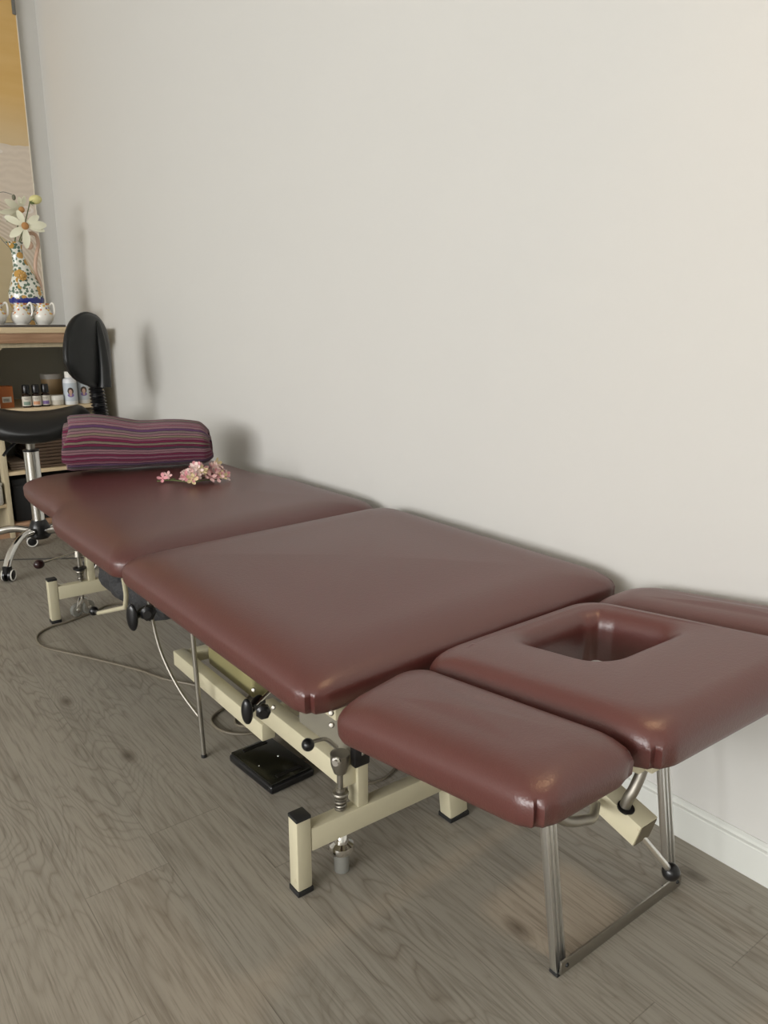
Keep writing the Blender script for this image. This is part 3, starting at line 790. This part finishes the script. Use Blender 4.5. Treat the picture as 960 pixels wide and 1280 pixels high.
for side in (1, -1):
    for i in range(N + 1):
        for j in range(N + 1): G[side, i, j] = bm.verts.new(saddle(*disk(i, j), side))
    for i in range(N):
        for j in range(N): bm.faces.new([G[side, i, j], G[side, i + 1, j], G[side, i + 1, j + 1], G[side, i, j + 1]][::side])
rim = [(i, 0) for i in range(N)] + [(N, j) for j in range(N)] + [(i, N) for i in range(N, 0, -1)] + [(0, j) for j in range(N, 0, -1)]
for a, b in zip(rim, rim[1:] + rim[:1]): bm.faces.new((G[1, a[0], a[1]], G[-1, a[0], a[1]], G[-1, b[0], b[1]], G[1, b[0], b[1]]))
obj('saddle_seat', bm, M['seat'], ST, 60)
bm = BM(); box(bm, (SX - .085, SY - .05, .520), (SX + .06, SY + .05, .560), .010); obj('tilt_mechanism', bm, M['black'], ST)
bm = BM(); tube(bm, spline([(SX - .05, SY - .04, .535), (SX - .095, SY - .06, .505), (SX - .12, SY - .07, .480)]), .006, 10); obj('height_lever', bm, M['black'], ST)
# backrest on a ribbed stalk
PB = V((1.008, 3.33, .64))
bm = BM(); tube(bm, spline([(SX + .03, SY, .548), (SX + .14, SY - .03, .540), (.955, 3.34, .555), (1.016, 3.33, .60), (1.026, 3.33, .66)]), .012, 10); obj('back_bracket', bm, M['black'], ST)
bm = BM(); prof = [(.0, .0)]
pts = [V((1.026, 3.33, .600 + .205 * i / 100)) + V((-.014 * (i / 100), 0, 0)) for i in range(101)]
tube(bm, pts, [.0285 + .0045 * sin(i / 100 * 2 * pi * 15) for i in range(101)], 20); obj('ribbed_stalk', bm, M['black'], ST)
bn = V((.66, -.75, .06)).normalized(); bu = V((0.17, .09, 1)); bu = (bu - bn * bu.dot(bn)).normalized(); bs = bu.cross(bn).normalized()
bc = V((1.010, 3.30, .885))
def backpad(rx, rz, t0, t1, cx=0., cz=0.):
    bm = BM(); rings = []
    for d, t in ((.0, t0 * .0), (0., 0),):
        pass
    prof = [(.02, -t0), (.55, -t0), (.85, -t0 * .9), (.96, -t0 * .55), (1., 0.), (.975, t1 * .45), (.88, t1 * .8), (.65, t1), (.3, t1 * 1.08), (.02, t1 * 1.1)]
    n = 40
    for s, t in prof:
        rg = []
        for k in range(n):
            a = 2 * pi * k / n
            x = abs(cos(a)) ** .8 * math.copysign(1, cos(a)) * rx * s; z = abs(sin(a)) ** .8 * math.copysign(1, sin(a)) * rz * s
            x *= 1 - .14 * (z / rz)
            cv = -.9 * x * x
            rg.append(bm.verts.new(bc + bs * (x + cx) + bu * (z + cz) + bn * (t + cv)))
        rings.append(rg)
    for A, B in zip(rings, rings[1:]):
        for k in range(n): bm.faces.new((A[k], A[(k + 1) % n], B[(k + 1) % n], B[k]))
    bm.faces.new(rings[0][::-1]); bm.faces.new(rings[-1]); return bm
obj('back_pad', backpad(.156, .153, .034, .010), M['seat'], ST, 60)
sh = obj('back_shell', backpad(.150, .148, .002, .020), M['shell'], ST, 60)
bm = BM(); tube(bm, spline([bc + bu * .12 + bs * .012 + bn * .012, bc + bu * .04 + bs * .016 + bn * .024, bc - bu * .06 + bs * .022 + bn * .030, bc - bu * .150 + bs * .030 + bn * .026], 6), [.010 + .018 * (i / 18) ** .6 for i in range(19)], 18)
obj('shell_ridge', bm, M['shell'], sh)

# ------------------------------------------------------------------ desk with shelves
FY = 3.87
bm = BM(); box(bm, (.10, 3.815, .949), (1.235, 4.40, .975), .002)
wt = obj('worktop', bm, M['ply'], None, 30)
tag(wt, 'pale plywood worktop carrying the vase and the small white jugs', 'worktop')
bm = BM(); box(bm, (.10, 3.822, .905), (1.228, 3.84, .949), .001); obj('apron', bm, M['oak'], wt)
CB = thing('shelf_unit', 'open wooden shelf unit under the plywood worktop by the back wall', 'shelf', (.98, 4.1, 0))
bm = BM(); box(bm, (.12, 3.85, .885), (1.215, 3.87, .9485), .001); obj('rail', bm, M['pale'], CB)
bm = BM(); box(bm, (1.203, FY, 0), (1.217, 4.38, .9485), .001); obj('side_panel', bm, M['pale'], CB)
bm = BM(); box(bm, (.723, FY, 0), (.745, 4.36, .885), .001); obj('divider', bm, M['pale'], CB)
bm = BM(); bar(bm, (.722, FY - .006, .845), (.790, FY - .006, .905), .014, .020, .001); obj('corner_brace', bm, M['pale'], CB)
bm = BM(); box(bm, (.12, 4.36, .03), (1.203, 4.38, .9485)); obj('back_panel', bm, M['backp'], CB)
for z0, z1, mm in ((.592, .608, 'ply'), (.298, .314, 'ply'), (.050, .066, 'oak')):
    bm = BM(); box(bm, (.7455, FY + .004, z0), (1.2025, 4.36, z1), .001); obj('shelf', bm, M[mm], CB)
for z0, z1 in ((.592, .608), (.150, .166)):
    bm = BM(); box(bm, (.12, FY + .004, z0), (.7225, 4.36, z1), .001); obj('shelf', bm, M['ply'], CB)
bm = BM(); box(bm, (.12, FY + .012, 0), (.722, FY + .028, .05)); box(bm, (.746, FY + .012, 0), (1.202, FY + .028, .05)); obj('plinth', bm, M['oak'], CB)

ZS = .608
def oil_bottle(x, y, label, patch, mp):
    T = thing('oil_bottle', label, 'bottle', (x, y, ZS + .0003), 'dark oil bottles on the upper shelf')
    bm = BM(); lathe(bm, [(0, 0), (.0185, 0), (.0205, .003), (.0205, .052), (.017, .060), (.009, .064), (.009, .070), (0, .070)], (x, y, ZS + .0003), 24); obj('glass_body', bm, M['amber'], T)
    bm = BM(); lathe(bm, [(0, .066), (.0160, .066), (.0168, .070), (.0160, .102), (.014, .105), (0, .102)], (x, y, ZS), 24); obj('cap', bm, M['black'], T)
    bm = BM(); lathe(bm, [(.0209, .008), (.0212, .008), (.0212, .052), (.0209, .052)], (x, y, ZS), 32); lb = obj('label', bm, M['label'], T)
    bm = BM()   # colour block and two printed lines, wrapped on the side that faces the room
    def patchf(a0, a1, z0, z1, mi, rr=.0214):
        n = 10; A = [[bm.verts.new((x + rr * cos(R(a0 + (a1 - a0) * k / n)), y + rr * sin(R(a0 + (a1 - a0) * k / n)), ZS + z)) for z in (z0, z1)] for k in range(n + 1)]
        for p, q in zip(A, A[1:]): f = bm.faces.new((p[0], q[0], q[1], p[1])); f.material_index = mi
    patchf(215, 300, .012, .028, 0); patchf(225, 285, .043, .0445, 1); patchf(232, 278, .037, .0385, 1)
    obj('print', bm, [M[mp], M['hair']], lb)
oil_bottle(.868, 3.905, 'small dark oil bottle with a green patch on its label, leftmost of three', 0, 'lgreen')
oil_bottle(.911, 3.905, 'small dark oil bottle with an orange patch on its label, middle of three', 0, 'lor')
oil_bottle(.954, 3.912, 'small dark oil bottle with a violet patch on its label, rightmost of three', 0, 'lpur')
x, y = 1.004, 3.935
T = thing('cream_jar', 'low white jar with a screw lid between oil bottles and tall bottle', 'jar', (x, y, ZS + .0003))
bm = BM(); lathe(bm, [(0, 0), (.032, 0), (.036, .004), (.037, .026), (0, .026)], (x, y, ZS + .0003)); obj('jar_body', bm, M['label'], T)
bm = BM(); lathe(bm, [(0, .026), (.0385, .026), (.0390, .028), (.0390, .044), (.036, .048), (0, .048)], (x, y, ZS)); obj('lid', bm, M['white_china'], T)
x, y = 1.025, 4.06
T = thing('storage_tub', 'tan tub with a grey lid behind the low white jar', 'tub', (x, y, ZS + .0003))
bm = BM(); lathe(bm, [(0, 0), (.046, 0), (.048, .003), (.048, .118), (0, .118)], (x, y, ZS + .0003)); obj('tub_body', bm, M['tan'], T)
bm = BM(); lathe(bm, [(0, .118), (.050, .118), (.050, .140), (.048, .143), (0, .143)], (x, y, ZS)); obj('lid', bm, mat('grey_lid', (.30, .28, .25), .5), T)
def lotion_bottle(x, y, label):
    T = thing('lotion_bottle', label, 'bottle', (x, y, ZS + .0003), 'tall white bottles with portrait labels')
    bm = BM(); lathe(bm, [(0, 0), (.029, 0), (.031, .004), (.031, .112), (.028, .122), (.018, .128), (.016, .134), (0, .134)], (x, y, ZS + .0003), 32); obj('bottle_body', bm, M['wbot'], T)
    bm = BM(); lathe(bm, [(0, .130), (.0205, .130), (.0205, .156), (.019, .158), (0, .158)], (x, y, ZS), 28); obj('cap', bm, M['white_china'], T)
    bm = BM(); lathe(bm, [(.0312, .018), (.0316, .018), (.0316, .104), (.0312, .104)], (x, y, ZS), 40); lb = obj('label', bm, M['lblue'], T)
    bm = BM()
    def disc(a, z, ra, rz, rr, mi, n=12):
        col = []
        for k in range(n + 1):
            t = -1 + 2 * k / n; an = R(a) + ra / rr * t; hh = rz * math.sqrt(max(0, 1 - t * t)) + 1e-5
            col.append([bm.verts.new((x + rr * cos(an), y + rr * sin(an), ZS + z + q)) for q in (-hh, hh)])
        for p, q in zip(col, col[1:]): f = bm.faces.new((p[0], q[0], q[1], p[1])); f.material_index = mi
    disc(256, .066, .0145, .017, .0319, 0); disc(256, .046, .0155, .009, .0320, 2); disc(256, .062, .0078, .0115, .0322, 1); disc(256, .048, .0045, .007, .0323, 1)
    obj('portrait_print', bm, [M['hair'], M['skin'], M['lpur']], lb, False)
lotion_bottle(1.074, 3.925, 'tall white bottle with a woman portrait label beside the low jar')
lotion_bottle(1.145, 3.955, 'tall white bottle partly hidden behind the ribbed stool stalk')
m = Matrix.Translation((.735 + .025, 3.955, ZS)) @ Matrix.Rotation(R(8), 4, 'Z')
T = thing('orange_carton', 'orange carton with a pale barcode label at the left of the upper shelf', 'box', (.77, 3.96, ZS + .0003))
bm = BM(); vs = box(bm, (-.02, -.035, .0003), (.042, .035, .100), .001, 1, Matrix.Translation((.775, 3.962, ZS)))
obj('carton', bm, M['orange'], T)
bm = BM(); box(bm, (-.008, -.0362, .026), (.032, -.0352, .052), 0, 1, Matrix.Translation((.775, 3.962, ZS)))
for k in range(7): box(bm, (-.002 + k * .0036, -.0366, .030), (-.0005 + k * .0036, -.0362, .044), 0, 1, Matrix.Translation((.775, 3.962, ZS)), 1)
obj('label', bm, [M['label'], M['black']], T)

# folded towels on the middle shelf
def folded(x0, x1, y0, y1, z0, z1, m, label, cat='towel', group=None):
    bm = BM(); n = 40; r = (z1 - z0) / 2; h = r
    # three folded layers: rounded fold faces the room
    k = 3; t = (z1 - z0) / k
    for j in range(k):
        za = z0 + j * t; P = []
        for i in range(9):
            a = R(90 + 180 * i / 8); P.append((y0 + t / 2 + t / 2 * cos(a) * 1.0, za + t / 2 + t / 2 * .97 * sin(a)))
        P += [(y1, za + t * .015), (y1, za + t * .985)]
        NX = 14; rows = []
        for i in range(NX + 1):
            u = i / NX; xx = x0 + (x1 - x0) * u; e = min(u, 1 - u) * (x1 - x0)
            sh = 1 - .25 * max(0, 1 - e / .015) ** 2
            rows.append([bm.verts.new((xx, p[0] + .004 * noise.noise(V((xx * 20, za * 50, 1))), za + t / 2 + (p[1] - za - t / 2) * sh + (.002 * noise.noise(V((xx * 18, p[0] * 9, za * 30))) if p[1] > z0 + .004 else 0))) for p in P])
        q = len(P)
        for a, b in zip(rows, rows[1:]):
            for i in range(q): bm.faces.new((a[i], a[(i + 1) % q], b[(i + 1) % q], b[i]))
        bm.faces.new(rows[0]); bm.faces.new(rows[-1][::-1])
    o = obj('folded_towel', bm, m, None, 60); origin(o, ((x0 + x1) / 2, (y0 + y1) / 2, z0))
    tag(o, label, cat, group); return o
G_ = 'folded towels stacked on the middle shelf'
zz = .3145
folded(.850, 1.195, 3.895, 4.20, zz, zz + .048, M['brown'], 'brown folded towel, bottom of the stack behind the stool column', group=G_)
folded(.855, 1.190, 3.900, 4.20, zz + .050, zz + .096, M['brown'], 'brown folded towel, second from the bottom of the shelf stack', group=G_)
folded(.852, 1.192, 3.898, 4.20, zz + .098, zz + .142, M['brown'], 'brown folded towel just below the mauve one in the stack', group=G_)
folded(.870, 1.195, 3.900, 4.20, zz + .145, zz + .205, M['mauve'], 'dull mauve folded towel, topmost of the stack on the middle shelf', group=G_)
m_ = M['brown']
folded(.765, .835, 3.91, 4.10, zz, zz + .040, mat('taupe_cloth', (.20, .15, .11), .9, bump=(200, .4, .002)), 'small taupe folded cloth left of the brown towels', 'cloth')
def crate(name, a, b, m, label, cat='box'):
    bm = BM(); box(bm, a, b, .006, 2)
    o = obj(name, bm, m, None, 30); c = (V(a) + V(b)) / 2; c.z = a[2]; origin(o, c); tag(o, label, cat)
    bm = BM(); box(bm, (a[0] - .002, a[1] - .002, b[2] - .03), (b[0] + .002, b[1] + .002, b[2] + .002), .003); obj('lid', bm, m, o)
    bm = BM(); box(bm, ((a[0] + b[0]) / 2 - .03, a[1] - .004, (a[2] + b[2]) / 2), ((a[0] + b[0]) / 2 + .03, a[1] - .001, (a[2] + b[2]) / 2 + .012), .001); obj('handle', bm, m, o)
crate('storage_box', (.762, 3.90, .0665), (1.18, 4.30, .272), M['blackbox'], 'black storage box in the bottom compartment behind the stool')
crate('storage_box', (.50, 3.92, .1665), (.70, 4.25, .50), M['brownbox'], 'dark brown box left of the divider in the shelf unit')
bm = BM(); lathe(bm, [(0, 0), (.030, 0), (.034, .006), (.034, .085), (.030, .092), (0, .092)], (.680, 3.890, .1665), 24)
o = obj('white_pot', bm, M['white_china']); origin(o, (.680, 3.89, .1665)); tag(o, 'white pot at the left edge beside the shelf divider', 'pot')
bm = BM(); lathe(bm, [(.0, 0.), (.036, .0), (.036, .008), (0, .012)], (.680, 3.89, .2585), 24); obj('lid', bm, M['white_china'], o)

# ------------------------------------------------------------------ tray, jugs, vase
bm = BM(); box(bm, (.50, 3.850, .9753), (1.062, 4.24, .981), .002)
box(bm, (.50, 3.850, .981), (1.062, 3.858, .986), .002); box(bm, (.50, 4.232, .981), (1.062, 4.24, .986), .002); box(bm, (1.054, 3.858, .981), (1.062, 4.232, .986), .002)
o = obj('tray', bm, M['tray']); origin(o, (.78, 4.04, .9753)); tag(o, 'thin dark tray under the vase and jugs on the worktop', 'tray')
def jug(x, y, ang, label):
    z = .9812
    T = thing('small_jug', label, 'jug', (x, y, z), 'small white jugs on the tray')
    bm = BM(); n = 32
    prof = [(0, 0), (.026, 0), (.030, .002), (.027, .006), (.040, .022), (.0445, .040), (.041, .058), (.032, .072), (.029, .082), (.031, .094), (.034, .102), (.032, .102), (.027, .084), (.030, .070), (.0, .012)]
    vs = lathe(bm, prof, (x, y, z), n)
    for v in vs:
        dx, dy = v.co.x - x, v.co.y - y; r_ = math.hypot(dx, dy)
        if r_ > .01:
            a = math.atan2(dy, dx); k = 1 + .022 * cos(a * 16) * min(1, max(0, (.075 - (v.co.z - z)) / .03))
            s = V((cos(ang + pi), sin(ang + pi)))
            sp = max(0, (dx * s.x + dy * s.y) / r_) ** 6 * max(0, (v.co.z - z - .08) / .022) * .012
            v.co.x = x + dx * k + s.x * sp; v.co.y = y + dy * k + s.y * sp
    b = obj('jug_body', bm, M['porc'], T)
    d = V((cos(ang), sin(ang), 0)); c = V((x, y, z))
    bm = BM(); tube(bm, spline([c + d * .028 + V((0, 0, .088)), c + d * .045 + V((0, 0, .103)), c + d * .052 + V((0, 0, .085)), c + d * .050 + V((0, 0, .055)), c + d * .040 + V((0, 0, .040))]), .0048, 10); obj('handle', bm, M['white_china'], T)
jug(.893, 3.945, R(-30), 'small white flowered jug in the middle, right in front of the vase')
jug(.990, 3.945, R(-25), 'small white flowered jug at the right end of the tray')
jug(.786, 3.945, R(-20), 'small white jug cut by the left edge, beside the tray jugs')
VX, VY, VZ = .968, 4.13, .9812
VT = thing('painted_vase', 'tall painted vase with narrow neck and scrolled handle on the tray', 'vase', (VX, VY, VZ))
bm = BM(); vs = lathe(bm, [(0, 0), (.040, 0), (.046, .004), (.040, .012), (.034, .030), (.046, .060), (.072, .085), (.081, .118), (.078, .155), (.066, .195), (.050, .235), (.036, .275), (.028, .315), (.025, .345), (.031, .372), (.040, .385), (.034, .386), (.022, .350), (0, .33)], (VX, VY, VZ), 40)
for v in vs:
    zz = v.co.z - VZ
    v.co.y = VY + (v.co.y - VY) * .75
    v.co.x += -.030 * max(0, (zz - .22) / .17)
b = obj('vase_body', bm, M['majolica'], VT)
b.data.transform(Matrix.Translation((0, 0, 0)))
c = V((VX, VY, VZ))
bm = BM(); tube(bm, spline([c + V(p) for p in ((.066, -.01, .140), (.066, -.01, .20), (.052, -.01, .26), (.060, -.01, .32), (.076, -.01, .375), (.072, -.01, .418), (.046, -.01, .430), (.022, -.01, .408), (.020, -.01, .378), (.036, -.01, .362), (.046, -.01, .375), (.038, -.01, .388))], 8), .0085, 10)
obj('scroll_handle', bm, mat('cream_pink_glaze', (.56, .38, .28), .25), VT)
bm = BM(); ball(bm, c + V((-.02, -.056, .230)), .012, (1, .5, 1.1), 14)
for k in range(8): ball(bm, c + V((-.02 + .014 * cos(k * pi / 4), -.054, .230 + .017 * sin(k * pi / 4))), .0075, (1, .6, 1), 10)
obj('moulded_flower', bm, mat('ochre_glaze', (.50, .29, .08), .25), VT)
def petal(bm, c, d, nrm, L, w, curl=.2, mi=0):
    d = V(d).normalized(); nrm = V(nrm); s = d.cross(nrm).normalized(); nrm = s.cross(d); rows = []
    for j in range(9):
        t = j / 8; ww = w * (sin(pi * min(.96, .10 + .88 * t)) ** .75) * (.55 + .55 * t); row = []
        for q in (-1, -.5, 0, .5, 1):
            row.append(bm.verts.new(V(c) + d * L * t + s * ww * q + nrm * (L * curl * t * (1 - t * 1.4) + .10 * ww * abs(q))))
        rows.append(row)
    back = [[bm.verts.new(v.co - nrm * .0012) for v in r_] for r_ in rows]
    for r0, r1 in zip(rows, rows[1:]):
        for q in range(4): f = bm.faces.new((r0[q], r0[q + 1], r1[q + 1], r1[q]))
    for r0, r1 in zip(back, back[1:]):
        for q in range(4): f = bm.faces.new((r0[q + 1], r0[q], r1[q], r1[q + 1]))
    loop = [(j, 0) for j in range(9)] + [(8, q) for q in range(1, 5)] + [(j, 4) for j in range(7, -1, -1)] + [(0, q) for q in range(3, 0, -1)]
    for a, b2 in zip(loop, loop[1:] + loop[:1]):
        bm.faces.new((rows[a[0]][a[1]], back[a[0]][a[1]], back[b2[0]][b2[1]], rows[b2[0]][b2[1]]))
def bloom(label, c, nrm, pet, core, stem, group='artificial flowers in the painted vase'):
    T = thing('artificial_flower', label, 'flower', stem[0], group)
    nrm = V(nrm).normalized(); e1 = V((1, 0, 0)); e1 = (e1 - nrm * e1.dot(nrm)).normalized(); e2 = nrm.cross(e1); e2 = e2 if e2.z > 0 else -e2
    for a, L, w in pet:
        bm = BM(); petal(bm, V(c) + (e1 * cos(R(a)) + e2 * sin(R(a))) * .008, e1 * cos(R(a)) + e2 * sin(R(a)), nrm, L, w); obj('petal', bm, M['petal'], T)
    if core: bm = BM(); ball(bm, V(c) + nrm * .006, core, (1, .7, 1), 16); obj('flower_centre', bm, M['core'], T)
    bm = BM(); tube(bm, spline(stem), .0028, 8); obj('stem', bm, M['green'], T)
nk = c + V((-.030, 0, .345))
bloom('large ivory open flower with orange centre in front of the vase neck', (.985, 4.085, 1.437), (-.15, -1, .12),
      ((6, .088, .024), (-12, .078, .016), (38, .076, .019), (108, .068, .017), (153, .084, .020), (215, .078, .021), (268, .092, .021), (20, .064, .013)), .017,
      [nk + V((.004, -.004, 0)), nk + V((.03, -.02, .05)), V((.985, 4.100, 1.432))])
bloom('smaller tilted ivory flower behind and above the large one', (.985, 4.125, 1.517), (.2, -.75, -.45),
      ((150, .078, .020), (190, .090, .018), (75, .055, .014), (100, .05, .014), (225, .082, .021)), .014,
      [nk + V((-.006, .004, 0)), nk + V((.02, .01, .09)), V((.985, 4.128, 1.507))])
T = thing('flower_bud', 'pale yellow closed bud at the top right of the vase', 'flower', nk + V((.006, .006, .002)), 'artificial flowers in the painted vase')
bm = BM(); vs = ball(bm, (0, 0, 0), .022, (1.35, .9, .95), 18); bmesh.ops.transform(bm, matrix=Matrix.Translation((1.050, 4.11, 1.563)) @ Matrix.Rotation(R(-12), 4, 'Y'), verts=vs); obj('bud_head', bm, M['bud'], T)
bm = BM()
for k in range(5): petal(bm, (1.022, 4.11, 1.553), (.6, .8 * cos(k * 1.257), .8 * sin(k * 1.257)), (-1, 0, 0), .026, .008)
obj('sepals', bm, M['green'], T)
bm = BM(); tube(bm, spline([nk + V((.006, .006, .002)), nk + V((.05, .012, .10)), V((1.012, 4.13, 1.50)), V((1.026, 4.11, 1.555))]), .0025, 8); obj('stem', bm, M['green'], T)
T = thing('curling_twig', 'thin curling twig with a small dark bud above the flowers', 'twig', nk + V((-.012, .0, .002)))
bm = BM(); tube(bm, spline([nk + V((-.012, 0, .002)), nk + V((-.07, .0, .08)), V((.855, 4.12, 1.50)), V((.870, 4.12, 1.562)), V((.91, 4.12, 1.585)), V((.950, 4.12, 1.578))]), .0016, 6); obj('stem', bm, M['grey'], T)
bm = BM(); ball(bm, (.957, 4.12, 1.566), .009, (1, 1, 1.5), 12); obj('bud_head', bm, mat('grey_green_bud', (.16, .16, .11), .6), T)

# ------------------------------------------------------------------ mural panel on the back wall
MP = thing('wall_panel', 'tall printed panel, gold above pale raked sand, on the back wall', 'picture', (1.19, 4.66, 1.0))
bm = BM(); box(bm, (-1.0, 0, -.005), (-.004, .017, 1.62)); obj('printed_face', bm, M['mural'], MP, False, keep=True)
bm = BM(); box(bm, (-.004, -.003, -.005), (.001, .018, 1.62), .0008); obj('edge_trim', bm, mat('cream_edge', (.72, .66, .55), .4), MP, keep=True)
bm = BM(); box(bm, (-.020, -.008, 1.52), (-.002, .0, 1.60), .003); obj('panel_clip', bm, M['grey'], MP, keep=True)

# ------------------------------------------------------------------ ceiling lamp (out of frame) and daylight
LX, LY = .95, .45
T = thing('ceiling_lamp', 'round warm ceiling lamp above the head of the table', 'lamp', (LX, LY, ZC - .06))
bm = BM(); lathe(bm, [(0, ZC - .001), (.11, ZC - .001), (.12, ZC - .012), (.12, ZC - .05), (.105, ZC - .055), (0, ZC - .050)], (LX, LY, 0)); obj('lamp_housing', bm, M['trim'], T)
bm = BM(); lathe(bm, [(0, ZC - .050), (.10, ZC - .052), (.095, ZC - .062), (.05, ZC - .070), (0, ZC - .072)], (LX, LY, 0)); obj('lamp_diffuser', bm, M['warmlamp'], T)
def area(name, loc, aimd, sx, sy, power, col, spread=pi):
    l = bpy.data.lights.new(name, 'AREA'); l.shape = 'RECTANGLE'; l.size = sx; l.size_y = sy; l.energy = power; l.color = col; l.spread = spread
    o = bpy.data.objects.new(name, l); C.objects.link(o); o.location = loc; o.rotation_euler = V(aimd).to_track_quat('-Z', 'Y').to_euler(); return o
area('window_daylight', (XL - .06, (WY0 + WY1) / 2, (WZ0 + WZ1) / 2), (1, 0, 0), WY1 - WY0, WZ1 - WZ0, 330, (1., .99, .97))
l = bpy.data.lights.new('lamp_light', 'SPOT'); l.energy = 28; l.color = (1., .64, .34); l.spot_size = R(58); l.spot_blend = 1; l.shadow_soft_size = .11
o = bpy.data.objects.new('lamp_light', l); C.objects.link(o); o.location = (LX, LY, ZC - .13)
w = bpy.data.worlds.new('daylight_sky'); bpy.context.scene.world = w; w.use_nodes = True
w.node_tree.nodes['Background'].inputs[0].default_value = (.80, .88, 1, 1); w.node_tree.nodes['Background'].inputs[1].default_value = 1.2

# ------------------------------------------------------------------ camera
F, YH, XV = 961., 402., -275.
pit = math.atan((640 - YH) / F); yaw = math.atan((480 - XV) / math.hypot(F, 640 - YH))
cd = bpy.data.cameras.new('camera'); co = bpy.data.objects.new('camera', cd); C.objects.link(co)
cd.sensor_fit = 'VERTICAL'; cd.sensor_height = 32; cd.sensor_width = 24; cd.lens = 32 * F / 1280; cd.clip_start = .02
co.location = (0, 0, 1.0); co.rotation_euler = (pi / 2 - pit, 0, -yaw)
s = bpy.context.scene; s.camera = co
s.view_settings.view_transform = 'Standard'; s.view_settings.look = 'None'; s.view_settings.exposure = 0.35; s.view_settings.gamma = 1
s.view_settings.use_curve_mapping = False
